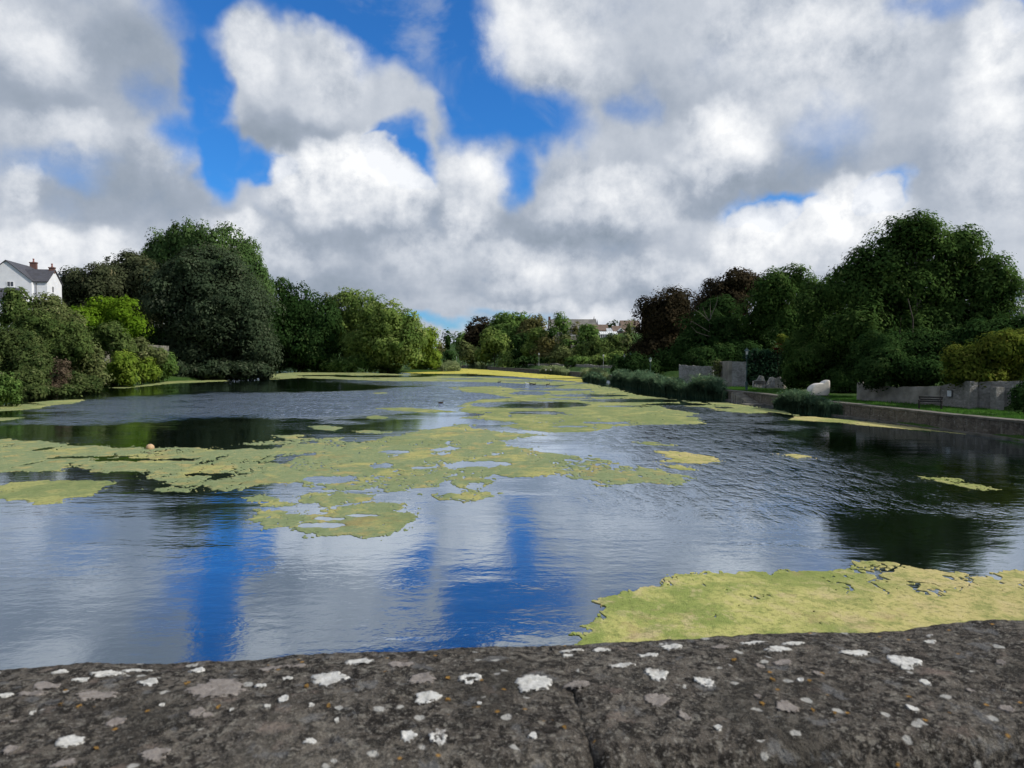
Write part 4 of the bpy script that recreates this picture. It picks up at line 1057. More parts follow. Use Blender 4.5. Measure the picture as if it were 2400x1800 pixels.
# grass growing on the quay top
g = np.random.default_rng(12)
n = 26000
yy = 40 + 65 * g.random(n) ** 1.3
qx = np.interp(yy, [p[1] for p in RB], [p[0] for p in RB])
xx = qx + 0.95 + 5.4 * g.random(n)
zz = height(xx, yy)
h = 0.05 + 0.10 * g.random(n) + 0.10 * (fbm(xx * .8, yy * .8, 3) > .08)
a = g.random(n) * 6.28
s = np.stack([np.cos(a), np.sin(a), np.zeros(n)], 1) * 0.022
b3 = np.stack([xx, yy, zz - 0.01], 1); t3 = b3 + np.stack([g.normal(0, .05, n), g.normal(0, .05, n), h], 1)
V = np.stack([b3 - s, b3 + s, t3], 1).reshape(-1, 3)
gr = leaf_mesh('grass', V, np.arange(n * 3).reshape(n, 3), np.clip(g.normal(.45, .2, n), 0, 1), LF['grassb'], None)
tag(gr, 'short green grass growing along the top of the quay', 'grass', kind='stuff')

# cordyline leaves at the left edge
cp = gnd(2, 948); cb = empty('cordyline_plant', (cp[0], cp[1], hz(cp[0], cp[1]))); tag(cb, 'straw coloured spiky cordyline leaves at the left edge', 'plant')
o0 = np.array(cb.location); hd = at(3, 882, cp[1]) - o0
mb = MB(); mb.tube([(0, 0, -.3), tuple(hd)], [.1, .07], 6); mb.build('trunk', M_BARK, cb)
Vs = []; Fs = []; g = np.random.default_rng(9)
for i in range(60):
    d = unit(1, g)[0]; d[2] = abs(d[2]) * .9 + .05; L = 0.9 * (0.6 + .5 * g.random())
    sd_ = np.cross(d, [0, 0, 1]); sd_ /= np.linalg.norm(sd_) + 1e-6; sd_ *= .03
    m = hd + d * L * .55; e = hd + d * L - np.array([0, 0, .35 * L])
    b = len(Vs) * 1
    k = len(Vs); Vs += [hd - sd_, hd + sd_, m - sd_ * 1.3, m + sd_ * 1.3, e]; Fs += [(k, k + 1, k + 3), (k, k + 3, k + 2), (k + 2, k + 3, k + 4)]
leaf_mesh('leaves', np.array(Vs), np.array(Fs), np.clip(g.normal(.5, .2, len(Fs)), 0, 1), LF['straw'], cb)

# ================================================================== quay wall
M_QUAY = mat_rubble('quay_stone', (0.13, 0.112, 0.088), (0.20, 0.175, 0.14), (0.15, 0.13, 0.105), 3.4, white=0.25, dark=0.6, streak=0.55)
M_COPE = mat_simple('coping_stone', (0.17, 0.155, 0.13), (0.075, 0.072, 0.055), 1.3, 0.9, 0.6, 14, 0.02)
M_STEP = mat_simple('step_stone', (0.27, 0.25, 0.21), (0.15, 0.14, 0.115), 2.5, 0.9, 0.5, 12, 0.02)

def resample(pts, step):
    P = np.array(pts, float); seg = np.linalg.norm(np.diff(P, axis=0), axis=1); cum = np.concatenate([[0], np.cumsum(seg)])
    t = np.linspace(0, cum[-1], max(2, int(round(cum[-1] / step)) + 1))
    return np.stack([np.interp(t, cum, P[:, 0]), np.interp(t, cum, P[:, 1])], 1)
def offsets(P, d):
    T = np.gradient(P, axis=0); T /= np.linalg.norm(T, axis=1, keepdims=True)
    N = np.stack([T[:, 1], -T[:, 0]], 1)           # to the land side (right of the way out)
    return P + N * d
def ribbon(P, prof, mt, name, parent, org, uneven=0.0, close=True):
    """profile (offset, z) swept along the polyline P"""
    g = np.random.default_rng(len(P))
    k = len(prof); V = []; F = []
    for (d, z) in prof: 
        q = offsets(P, d)
        V.append(np.concatenate([q, np.full((len(P), 1), z) + (g.normal(0, uneven, (len(P), 1)) if z > 0.5 else 0)], 1))
    V = np.stack(V, 1).reshape(-1, 3)
    for i in range(len(P) - 1):
        for j in range(k if close else k - 1):
            a = i * k + j; b = i * k + (j + 1) % k
            F.append((a, b, b + k, a + k))
    if close:
        F.append(tuple(range(k - 1, -1, -1))); F.append(tuple((len(P) - 1) * k + j for j in range(k)))
    return mesh_np(name, V - np.array(org), F, mt, parent)
Q = 1.09
main = [p for p in RB if p[1] > 0 and p[1] < 470]
qorg = (main[0][0], main[0][1], 0)
quay = empty('quay_wall', qorg); tag(quay, 'long stained stone quay wall along the right bank', 'wall')
PQ = resample(main, 2.0)
ribbon(PQ, [(0.0, -1.0), (0.0, Q - 0.13), (0.55, Q - 0.13), (0.55, -1.0)], M_QUAY, 'wall_face', quay, qorg)
ribbon(PQ, [(-0.28, -1.0), (-0.28, 0.10), (-0.003, 0.13), (-0.003, -1.0)], M_COPE, 'footing', quay, qorg)
# coping slabs near enough to pick apart, then one long run
g = np.random.default_rng(4)
PC = resample([p for p in main if p[1] < 130], 1.45)
for i in range(len(PC) - 1):
    a, b = PC[i], PC[i + 1]; t = (b - a) / np.linalg.norm(b - a); nn = np.array([t[1], -t[0]])
    a2 = a + t * 0.012; b2 = b - t * 0.012; dz = g.normal(0, .008)
    c0, c1 = -0.05 + g.normal(0, .01), 0.86
    pts = [np.append(a2 + nn * c0, Q - .126), np.append(b2 + nn * c0, Q - .126), np.append(b2 + nn * c1, Q - .126), np.append(a2 + nn * c1, Q - .126)]
    mb = MB(); mb.prism([p - np.array(qorg) for p in pts], (0, 0, .126 + dz)); mb.build('coping_slab', M_COPE, quay)
ribbon(resample([PC[-1]] + [p for p in main if p[1] >= 130], 4.0), [(-0.05, Q - .126), (-0.05, Q), (0.86, Q), (0.86, Q - .126)], M_COPE, 'coping', quay, qorg)

# water steps against the quay
st = empty('quay_steps', (24.2, 78.2, 0)); tag(st, 'short flight of stone steps going down the quay wall to the water', 'steps')
nst = 8
for i in range(nst):
    y1 = 78.0 - i * 0.53; z = Q - 0.10 - i * 0.125
    xq = float(np.interp(y1 - .25, [p[1] for p in RB], [p[0] for p in RB]))
    MB().box(xq - 1.15 - st.location.x, xq - 0.004 - st.location.x, y1 - .56 - st.location.y + (0.028), y1 - st.location.y, -0.6, z).build('step', M_STEP, st)
slab = MB(); slab.box(-1.35, .55, -6.2, -4.3, -.5, .10).build('landing', M_COPE, st)

# ================================================================== lamp posts
M_IRON = mat_simple('lamp_iron', (0.030, 0.075, 0.072), (0.02, 0.05, 0.05), 6, 0.55, 0.0, spec=0.5)
M_IRONP = mat_simple('lamp_iron_pale', (0.33, 0.35, 0.34), (0.22, 0.24, 0.24), 6, 0.5, 0.0, spec=0.5)
m_, t_, o_ = mat('lamp_glass'); pbr(t_, o_, (0.62, 0.64, 0.62), 0.25, None, 0.5); M_LGLASS = m_
def make_lamp(iron, name):
    r = empty(name, (0, 0, 0))
    MB().lathe([(0.17, 0), (0.17, 0.12), (0.13, 0.16), (0.13, 0.85), (0.15, 0.88), (0.15, 0.95), (0.075, 1.02)], 10).build('base', iron, r)
    MB().lathe([(0.07, 1.02), (0.055, 2.2), (0.06, 2.24), (0.05, 2.28), (0.042, 3.85), (0.06, 3.9), (0.04, 3.96), (0.04, 4.05)], 10).build('column', iron, r, smooth=True)
    MB().tube([(-0.28, 0, 3.55), (0.28, 0, 3.55)], 0.018, 6).build('ladder_bar', iron, r)
    ln = MB().lathe([(0.10, 4.05), (0.13, 4.09), (0.225, 4.44), (0.225, 4.45)], 4).build('lantern', M_LGLASS, r)
    fr = MB()
    for k in range(4):
        a = 2 * math.pi * k / 4
        fr.tube([(0.135 * math.cos(a), 0.135 * math.sin(a), 4.07), (0.232 * math.cos(a), 0.232 * math.sin(a), 4.455)], 0.014, 4)
    fr.build('lantern_frame', iron, ln)
    MB().lathe([(0.30, 4.452), (0.29, 4.49), (0.10, 4.66), (0.07, 4.70), (0.05, 4.72), (0.05, 4.76), (0.012, 4.86)], 8).build('cap', iron, r)
    return r
def dup(root, loc, rz, label, group=None):
    r = root.copy(); COL.objects.link(r); r.location = loc; r.rotation_euler = (0, 0, rz); r['label'] = label
    if group: r['group'] = group
    for ch in root.children:
        c = ch.copy(); COL.objects.link(c); c.parent = r
        for gch in ch.children:
            d = gch.copy(); COL.objects.link(d); d.parent = c
    return r
lamp0 = make_lamp(M_IRON, 'lamp_post'); lamp1 = make_lamp(M_IRONP, 'lamp_post')
tag(lamp0, cat='lamp post', group='lamp posts along the quay'); tag(lamp1, cat='lamp post', group='lamp posts along the quay')
lamps = [(1750, 83, 0, 'tall green lamp post above the quay steps'), (1524, 121, 0, 'dark lamp post in front of the copper beech'),
         (1477, 150, 0, 'dark lamp post at the shady edge of the copper beech'), (1463, 166, 0, 'slim dark lamp post right of the leaning trunk'), (1414, 192, 1, 'pale lamp post crossing the leaning trunk'),
         (1263, 276, 1, 'pale lamp post beside the reeds of the distant quay'), (1153, 347, 1, 'pale lamp post below the domed olive tree'),
         (1092, 422, 1, 'small lamp post near the far end of the quay'), (1070, 462, 1, 'farthest lamp post at the end of the pond')]
first = {0: True, 1: True}
for px, D, k, lab in lamps:
    x = (px - 1200) / FPX * D
    loc = (x, D, hz(x, D) - 0.02); proto = (lamp0, lamp1)[k]
    if first[k]: proto.location = loc; proto.rotation_euler = (0, 0, .5); proto['label'] = lab; first[k] = False
    else: dup(proto, loc, random.Random(px).uniform(0, 1.5), lab)

# ================================================================== benches
M_WOOD = mat_simple('bench_wood', (0.030, 0.026, 0.023), (0.018, 0.016, 0.014), 8, 0.7, 0.3, 30, 0.004)
def make_bench():
    r = empty('park_bench', (0, 0, 0)); L = 1.5
    tag(r, cat='bench', group='benches on the quay')
    for s in (-1, 1):
        x = s * (L / 2 - .07)
        MB().box(x - .035, x + .035, -.28, -.21, 0, .62).build('leg', M_WOOD, r)
        MB().prism([(x - .035, .18, 0), (x - .035, .25, 0), (x - .035, .36, .88), (x - .035, .29, .88)], (.07, 0, 0)).build('leg', M_WOOD, r)
        MB().box(x - .045, x + .045, -.31, .27, .622, .665).build('armrest', M_WOOD, r)
        MB().box(x - .03, x + .03, -.209, .2, .34, .40).build('seat_rail', M_WOOD, r)
    for i in range(4): MB().box(-L / 2, L / 2, -.27 + i * .125, -.17 + i * .125, .402, .43).build('slat', M_WOOD, r)
    bk = MB().prism([(-L / 2, .265, .80), (-L / 2, .30, .80), (-L / 2, .315, .90), (-L / 2, .28, .90)], (L, 0, 0)).build('backrest', M_WOOD, r)
    for i in range(2): MB().prism([(-L / 2 + .1, .225 + i * .02, .5 + i * .14), (-L / 2 + .1, .25 + i * .02, .5 + i * .14), (-L / 2 + .1, .262 + i * .02, .6 + i * .14), (-L / 2 + .1, .237 + i * .02, .6 + i * .14)], (L - .2, 0, 0)).build('slat', M_WOOD, bk)
    return r
bn = make_bench()
p = gnd(2180, 959, 1.02); bn.location = (p[0], p[1], hz(p[0], p[1]) - .01); bn.rotation_euler = (0, 0, -0.62); bn['label'] = 'dark wooden bench in front of the plaque wall'
p = gnd(1781, 910, 1.02); dup(bn, (p[0], p[1], hz(p[0], p[1]) - .01), -0.35, 'dark wooden bench by the jagged ruined stubs')

# ================================================================== ruins
def rough_block(pts2, z0, tops, mt, name, parent, thick=0.6, jag=0.06, seed=1, step=0.22):
    """wall along pts2 (plan polyline), top line given by (fraction, height) pairs; faces cut up so the stone edge is uneven"""
    g = np.random.default_rng(seed)
    P = resample(pts2, step); n = len(P)
    f = np.linspace(0, 1, n)
    top = np.interp(f, [a for a, b in tops], [b for a, b in tops]) + g.normal(0, jag, n)
    nz = 7
    V = []; 
    Pb = offsets(P, -thick / 2); Pf = offsets(P, thick / 2)
    for S_, sg in ((Pf, 1), (Pb, -1)):
        for j in range(nz):
            z = z0 + (top - z0) * j / (nz - 1)
            off = offsets(P, sg * (thick / 2)) + g.normal(0, 0.022, (n, 2))
            V.append(np.concatenate([off, (z + (g.normal(0, .01, n) if 0 < j < nz - 1 else 0))[:, None]], 1))
    V = np.concatenate(V); F = []
    idx = lambda s, j, i: (s * nz + j) * n + i
    for s in (0, 1):
        for j in range(nz - 1):
            for i in range(n - 1):
                q = (idx(s, j, i), idx(s, j, i + 1), idx(s, j + 1, i + 1), idx(s, j + 1, i))
                F.append(q if s == 0 else q[::-1])
    for i in range(n - 1):
        F.append((idx(0, nz - 1, i), idx(0, nz - 1, i + 1), idx(1, nz - 1, i + 1), idx(1, nz - 1, i)))
    for i in (0, n - 1):
        for j in range(nz - 1):
            q = (idx(0, j, i), idx(0, j + 1, i), idx(1, j + 1, i), idx(1, j, i)); F.append(q if i == 0 else q[::-1])
    return mesh_np(name, V - np.array(parent.location if parent else (0, 0, 0)), F, mt, parent)
M_RUIN2 = mat_rubble('ruin_limewash', (0.30, 0.29, 0.27), (0.52, 0.50, 0.48), (0.40, 0.39, 0.37), 5.0, white=0.9, dark=0.5)
M_RENDER = mat_simple('old_render', (0.30, 0.28, 0.24), (0.17, 0.155, 0.13), 0.9, 0.95, 0.7, 6, 0.04)
# wall A
a = at(1592, 890, 108); b = at(1672, 890, 106)
ra = empty('ruined_wall', (a[0], a[1], 0.9)); tag(ra, 'low straight ruined grey stone wall nearer the copper beech', 'ruin', 'ruined stone walls on the quay')
top = at(1592, 855, 108)[2]
rough_block([a[:2], b[:2]], 0.6, [(0, top), (.2, top - .03), (.24, top - .12), (.6, top - .18), (1, top - .22)], M_RUIN, 'wall', ra, seed=3, jag=.025)
# wall B: recess, return and front face
rb = empty('ruined_wall', (at(1710, 900, 95)[0], 95, 0.9)); tag(rb, 'taller ruined stone block beside the green lamp post', 'ruin', 'ruined stone walls on the quay')
tb = at(1710, 847, 95)[2]
rough_block([at(1710, 900, 94.6)[:2], at(1748, 900, 94)[:2]], 0.6, [(0, tb), (.45, tb - .02), (1, tb - .07)], M_RUIN, 'wall', rb, seed=5, jag=.02)
rough_block([at(1690, 900, 97.5)[:2], at(1711.5, 900, 94.2)[:2]], 0.6, [(0, tb - .05), (1, tb + .04)], M_RENDER, 'return_wall', rb, seed=6, jag=.02, thick=.4)
rough_block([at(1674, 900, 97.6)[:2], at(1691, 900, 97.8)[:2]], 0.6, [(0, tb + .05), (1, tb)], M_RENDER, 'recess_wall', rb, seed=7, jag=.02, thick=.5)
g = np.random.default_rng(31)
C = [at(1680 + g.normal() * 3, y_, 97.0) for y_ in (850, 856, 864, 874)]
V, F, tint = leaves(np.array(C), np.array([[.55, .3, .35]] * 2 + [[.35, .25, .5]] * 2), 97, g, clump=6, size=3.0, core=.7, droop=.8)
leaf_mesh('creeper', V - np.array(rb.location), F, tint, LF['olive'], rb)
# stubs
rs = empty('ruined_stub', (at(1800, 905, 90)[0], 90, 0.9)); tag(rs, 'jagged pale ruin stubs with a notch behind the far bench', 'ruin', 'ruined stone walls on the quay')
zt = lambda y_: at(1800, y_, 90)[2]
rough_block([at(1764, 905, 90.5)[:2], at(1819, 905, 90)[:2]], 0.6, [(0, zt(893)), (.18, zt(891)), (.21, zt(887)), (.3, zt(880.5)), (.42, zt(881)), (.5, zt(890)), (.56, zt(900)), (.62, zt(896)), (.72, zt(885)), (.85, zt(883.5)), (1, zt(887))], M_RUIN2, 'wall', rs, seed=8, jag=.03, step=.1, thick=.55)
rough_block([at(1819.5, 905, 89.6)[:2], at(1840, 905, 88.5)[:2]], 0.6, [(0, zt(887)), (.5, zt(882)), (1, zt(890))], M_RENDER, 'slab', rs, seed=9, jag=.02, step=.12, thick=.5)

# garden back wall behind the distant path
bw = empty('path_wall', (0, 0, 0)); tag(bw, 'long low stone wall behind the distant waterside path', 'wall')
far = resample([p for p in RB if 138 < p[1] < 420], 3.0)
FO = offsets(far, 8.5); bw.location = (FO[0][0], FO[0][1], 0)
g = np.random.default_rng(2); hh = 1.7 + 0.35 * fbm(np.arange(len(far)) * .3, np.arange(len(far)) * 0, 3) * 2
rough_block([tuple(p) for p in FO], 0.6, [(i / (len(FO) - 1), 1.2 + hh[i]) for i in range(len(FO))], M_RENDER, 'wall', bw, seed=10, step=1.2, thick=.5, jag=.04)

# retaining wall with the plaque
pw = empty('plaque_wall', (at(2013, 936, 62.9)[0], 62.9, 0.9)); tag(pw, 'long old rendered and stone wall with a white plaque behind the near bench', 'wall')
W = [gnd(2013, 937, 1.02), gnd(2209, 951, 1.02), gnd(2273, 956.5, 1.02), gnd(2330, 959, 1.02), gnd(2400, 962, 1.02), gnd(2470, 966, 1.02)]
def zw(i, y_): return at(0, y_, W[i][1])[2]
rough_block([W[0][:2], W[1][:2]], 0.5, [(0, zw(0, 896)), (.08, zw(0, 895)), (.1, zw(0, 901)), (.5, zw(0, 903)), (1, zw(1, 905))], M_RENDER, 'rendered_wall', pw, seed=11, jag=.02, step=.5, thick=.5)
M_WALLS = mat_rubble('wall_stone', (0.24, 0.225, 0.20), (0.36, 0.34, 0.31), (0.29, 0.275, 0.25), 5.0, white=.2, dark=.35)
rough_block([W[1][:2] + np.array([.05, 0]), W[2][:2]], 0.5, [(0, zw(1, 905)), (.5, zw(2, 899)), (1, zw(2, 896))], M_WALLS, 'stone_wall', pw, seed=12, jag=.02, step=.3, thick=.55)
rough_block([W[2][:2] + np.array([.1, .25]), W[3][:2] + np.array([.15, .3]), W[4][:2] + np.array([.15, .3]), W[5][:2]], 0.5, [(0, zw(2, 896)), (1, zw(4, 890))], M_WALLS, 'stone_wall', pw, seed=13, jag=.02, step=.3, thick=.5)
for px in (2274, 2336):
    c = gnd(px, 957 if px < 2300 else 960, 1.02)
    MB().box(c[0] - .28 - pw.location.x, c[0] + .28 - pw.location.x, c[1] - .35 - pw.location.y, c[1] + .3 - pw.location.y, -.4, zw(2, 893 if px < 2300 else 905) - .9).build('buttress', M_WALLS, pw)
m_, t_, o_ = mat('plaque_white'); pbr(t_, o_, t_.mix(t_.ss(t_.noise(t_.new('ShaderNodeNewGeometry').outputs['Position'], 9, 4), .4, .7), (.55, .57, .58), (.46, .48, .49)), .5); M_PLAQ = m_
M_DKFRAME = mat_simple('plaque_frame', (.12, .12, .12))
pc = at(2236, 922, W[2][1] - 0.9); t_dir = (W[2] - W[1])[:2]; t_dir /= np.linalg.norm(t_dir)
k = 0.5 * 16 * pc[1] / FPX
pp = W[1][:2] + (W[2] - W[1])[:2] * 0.42; nrm2 = np.array([-t_dir[1], t_dir[0]]); nrm2 = nrm2 if nrm2 @ np.array([-pp[0], -pp[1]]) > 0 else -nrm2
pq = empty('plaque', (pp[0] + nrm2[0] * .36, pp[1] + nrm2[1] * .36, at(0, 922, pp[1])[2]), math.atan2(t_dir[1], t_dir[0])); tag(pq, 'white square information plaque on the stone wall', 'plaque')
MB().box(-k, k, -.02, .02, -k, k).build('board', M_PLAQ, pq)
fr = MB()
for s in (-1, 1): fr.box(s * k - .02, s * k + .02, -.032, .032, -k - .02, k + .02); fr.box(-k + .021, k - .021, -.031, .031, s * k - .02, s * k + .02)
fr.build('frame', M_DKFRAME, pq)

# ================================================================== white sculpture: a smooth hunched stone with an upturned horn
M_SCULPT = mat_simple('sculpture_stone', (0.66, 0.63, 0.57), (0.52, 0.49, 0.44), 2.0, 0.75, 0.4, 12, 0.02)
D = 70.0
outline = Z([(50, 720), (52, 665), (62, 635), (95, 605), (135, 588), (170, 586), (188, 587), (203, 583), (214, 570), (236, 558), (265, 549), (264, 600), (262, 665), (255, 720)], .2351, 1880, 760)
sc = at(1917, 930, D); sr = empty('stone_sculpture', (sc[0], D, hz(sc[0], D))); tag(sr, 'smooth pale stone sculpture with an upturned horn above the big reed bed', 'sculpture')
op = [at(a_, b_, D) - np.array(sr.location) for a_, b_ in outline]
cx_ = np.mean([p[0] for p in op]); cz_ = np.mean([p[2] for p in op])
bm = bmesh.new(); rings = []
for (yo, s_) in ((-.55, .80), (-.5, .93), (-.25, 1.0), (.25, 1.0), (.5, .93), (.55, .8)):
    rings.append([bm.verts.new((cx_ + (p[0] - cx_) * s_, yo, p[2] if p[2] < .1 else cz_ + (p[2] - cz_) * (s_ * .55 + .45))) for p in op])
n = len(op)
for r0, r1 in zip(rings[:-1], rings[1:]):
    for i in range(n): bm.faces.new((r0[i], r0[(i + 1) % n], r1[(i + 1) % n], r1[i]))
bm.faces.new(rings[0][::-1]); bm.faces.new(rings[-1])
bmesh.ops.recalc_face_normals(bm, faces=bm.faces)
me = bpy.data.meshes.new('body'); bm.to_mesh(me); bm.free(); me.materials.append(M_SCULPT)
ob = bpy.data.objects.new('body', me); COL.objects.link(ob); ob.parent = sr
sm = ob.modifiers.new('sub', 'SUBSURF'); sm.levels = 2; sm.render_levels = 2
me.polygons.foreach_set('use_smooth', np.ones(len(me.polygons), bool))
MB().box(-1.0, 1.0, -.7, .7, -.5, .12).build('plinth', M_COPE, sr)

# ================================================================== houses
M_WHITE = mat_simple('white_render', (0.70, 0.71, 0.73), (0.62, 0.63, 0.66), 0.6, 0.85)
M_SLATE = mat_simple('slate', (0.075, 0.075, 0.088), (0.05, 0.05, 0.058), 1.2, 0.6, 0.3, 8, 0.02)
M_CLAY = mat_simple('red_brick', (0.15, 0.080, 0.065), (0.11, 0.060, 0.05), 3, 0.85)
M_POT = mat_simple('clay_pot', (0.26, 0.105, 0.09), (0.20, 0.085, 0.075), 3, 0.7)
M_FRAMEW = mat_simple('white_frame', (0.80, 0.80, 0.80), (0.74, 0.74, 0.74), 3, 0.5)
M_DKMETAL = mat_simple('gutter_black', (0.025, 0.025, 0.028), None, 3, 0.5)
m_, t_, o_ = mat('window_glass'); pbr(t_, o_, (0.035, 0.042, 0.055), 0.08, None, 0.8); M_GLASS = m_
M_BROWNROOF = mat_simple('brown_tile', (0.17, 0.125, 0.095), (0.12, 0.085, 0.065), 0.8, 0.85, 0.4, 5, 0.05)
M_GREYROOF = mat_simple('weathered_slate', (0.20, 0.19, 0.17), (0.12, 0.115, 0.105), 0.5, 0.85, 0.4, 4, 0.05)
M_BRICKW = mat_simple('brown_wall', (0.24, 0.16, 0.12), (0.19, 0.12, 0.09), 0.8, 0.9)
M_STONEW = mat_rubble('house_stone', (0.20, 0.19, 0.17), (0.28, 0.27, 0.25), (0.22, 0.21, 0.19), 1.4, dark=.2)

def gable_block(name, root, x0, x1, y0, y1, z0, ze, zr, axis, wall, roof, over=0.25, th=0.14, roofname='roof'):
    """box with a gable roof; ridge along axis 'x' or 'y'"""
    mb = MB()
    if axis == 'y':
        xm = (x0 + x1) / 2
        mb.prism([(x0, y0, z0), (x1, y0, z0), (x1, y0, ze), (xm, y0, zr), (x0, y0, ze)], (0, y1 - y0, 0))
        r = MB(); sl = (zr - ze) / (x1 - xm)
        for s in (-1, 1):
            e = xm + s * (x1 - xm + over); ez = ze - over * sl
            r.prism([(xm, y0 - over, zr + .02), (e, y0 - over, ez + .02), (e, y0 - over, ez + th), (xm, y0 - over, zr + th + .04)], (0, y1 - y0 + 2 * over, 0))
    else:
        ym = (y0 + y1) / 2
        mb.prism([(x0, y0, z0), (x0, y1, z0), (x0, y1, ze), (x0, ym, zr), (x0, y0, ze)], (x1 - x0, 0, 0))
        r = MB(); sl = (zr - ze) / (y1 - ym)
        for s in (-1, 1):
            e = ym + s * (y1 - ym + over); ez = ze - over * sl
            r.prism([(x0 - over, ym, zr + .02), (x0 - over, e, ez + .02), (x0 - over, e, ez + th), (x0 - over, ym, zr + th + .04)], (x1 - x0 + 2 * over, 0, 0))
    wl = mb.build(name, wall, root); rf = r.build(roofname, roof, root)
    return wl, rf
def window(root, x, y, z, w_, h_, face='y', panes=2, glass=None):
    """window on the face y = const (looking to -y) or x = const (looking to +x)"""
    f = MB(); gl = MB(); bar = 0.07
    def bx(mb, a0, a1, z0, z1, d0, d1):
        if face == 'y': mb.box(x + a0, x + a1, y + d0, y + d1, z + z0, z + z1)
        else: mb.box(x - d1, x - d0, y + a0, y + a1, z + z0, z + z1)
    f_ = MB()
    bx(f_, -w_ / 2 - .05, -w_ / 2 + bar, 0, h_, -.06, .06); bx(f_, w_ / 2 - bar, w_ / 2 + .05, 0, h_, -.06, .06)
    bx(f_, -w_ / 2 + bar, w_ / 2 - bar, 0, bar, -.058, .06); bx(f_, -w_ / 2 + bar, w_ / 2 - bar, h_ - bar, h_, -.058, .06)
    for i in range(1, panes):
        c = -w_ / 2 + w_ * i / panes; bx(f_, c - bar / 2, c + bar / 2, bar, h_ - bar, -.055, .06)
    o = f_.build('window', M_FRAMEW, root)
    for i in range(panes):
        a0 = -w_ / 2 + w_ * i / panes + bar * .6; a1 = -w_ / 2 + w_ * (i + 1) / panes - bar * .6
        gl = MB(); bx(gl, a0, a1, bar * .9, h_ - bar * .9, -.03, -.01); gl.build('pane', glass or M_GLASS, o)
    s = MB(); bx(s, -w_ / 2 - .12, w_ / 2 + .12, -.1, -.002, -.14, .06); s.build('sill', M_FRAMEW, o)
    return o
def chimney(parent, x, y, z0, z1, w_=0.95, d_=0.7, pots=1):
    c = MB().box(x - w_ / 2, x + w_ / 2, y - d_ / 2, y + d_ / 2, z0, z1 - .25)
    c.box(x - w_ / 2 - .09, x + w_ / 2 + .09, y - d_ / 2 - .09, y + d_ / 2 + .09, z1 - .248, z1 - .02)
    o = c.build('chimney', M_CLAY, parent)
    for i in range(pots):
        xx_ = x + (i - (pots - 1) / 2) * .5
        MB().lathe([(0.20, z1 - .019), (0.21, z1 + .1), (0.16, z1 + .25), (0.16, z1 + .55), (0.21, z1 + .62), (0.20, z1 + .75)], 8, (xx_, y)).build('chimney_pot', M_POT, o) if False else None
        mb = MB(); prof = [(0.20, z1 - .019), (0.21, z1 + .1), (0.16, z1 + .25), (0.16, z1 + .55), (0.21, z1 + .62), (0.20, z1 + .75)]
        mb.lathe(prof, 8, (xx_, y)); mb.build('chimney_pot', M_POT, parent)
    return o

# white house on the left hill
hx, hy = at(14.5, 640, 150)[0], 150.0
gz0 = hz(hx, hy + 5) - 1.5
wh = empty('white_house', (hx, hy, gz0), R(11)); tag(wh, 'large white gabled house with slate roofs and two red chimneys', 'house', 'white houses on the left hill')
E = at(0, 656, 150)[2] - gz0; RG = at(0, 611, 150)[2] - gz0
gable_block('wall', wh, -4.6, 4.6, 0, 12.5, -1, E, RG, 'y', M_WHITE, M_SLATE)
E2 = at(0, 658, 151)[2] - gz0; RG2 = at(0, 632.5, 155)[2] - gz0
wl, rf2 = gable_block('wing_wall', wh, 0.2, 7.1, 0.95, 8.3, -1, E2, RG2, 'x', M_WHITE, M_SLATE, roofname='wing_roof')
chimney(wh, 0.25, 12.0, RG - 1.2, RG + 1.25, 1.25, .8)
chimney(wh, 6.7, 4.6, RG2 - .6, RG2 + .65, 1.0, .75)
window(wh, 0.72, -.02, E - 1.35, 1.25, 1.05)
window(wh, 7.12, 3.6, E2 - 2.1, 1.0, 1.35, 'x')
MB().tube([(5.1, .82, E2 - .25), (5.1, .86, -1)], .06, 6).build('downpipe', M_DKMETAL, wh)
MB().tube([(4.0, .62, E2 - .12), (7.35, .62, E2 - .12)], .075, 6).build('gutter', M_DKMETAL, wh)
MB().prism([(1.9, -.1 + 2.2, 0), (2.15, -.1 + 2.2, 0), (2.15, 2.45, 0), (1.9, 2.45, 0)], (0, 0, .01)).build('vent', M_FRAMEW, wh) if False else None
# low outbuilding with a slate roof
ob_ = empty('outbuilding', (at(4, 700, 139)[0], 139, hz(at(4, 700, 139)[0], 139) - .8)); tag(ob_, 'low outbuilding with a slate roof at the left edge', 'building')
zr_ = at(0, 674, 139)[2] - ob_.location.z; ze_ = at(0, 698, 139)[2] - ob_.location.z
gable_block('wall', ob_, -6, 1.9, 0.3, 5.5, -1, ze_, zr_, 'x', M_WHITE, M_SLATE)
# second white house behind
h2x = at(140, 660, 186)[0]
w2 = empty('white_house', (h2x, 186, hz(h2x, 186) - 1.5), R(20)); tag(w2, 'farther white house showing only a slate roof slope', 'house', 'white houses on the left hill')
ze_ = at(0, 662, 186)[2] - w2.location.z; zr_ = at(0, 641, 186)[2] - w2.location.z
gable_block('wall', w2, -3.2, 3.2, 0, 11, -1, ze_, zr_, 'y', M_WHITE, M_SLATE)
window(w2, 0.4, -.02, ze_ - 1.9, 1.0, 1.2)

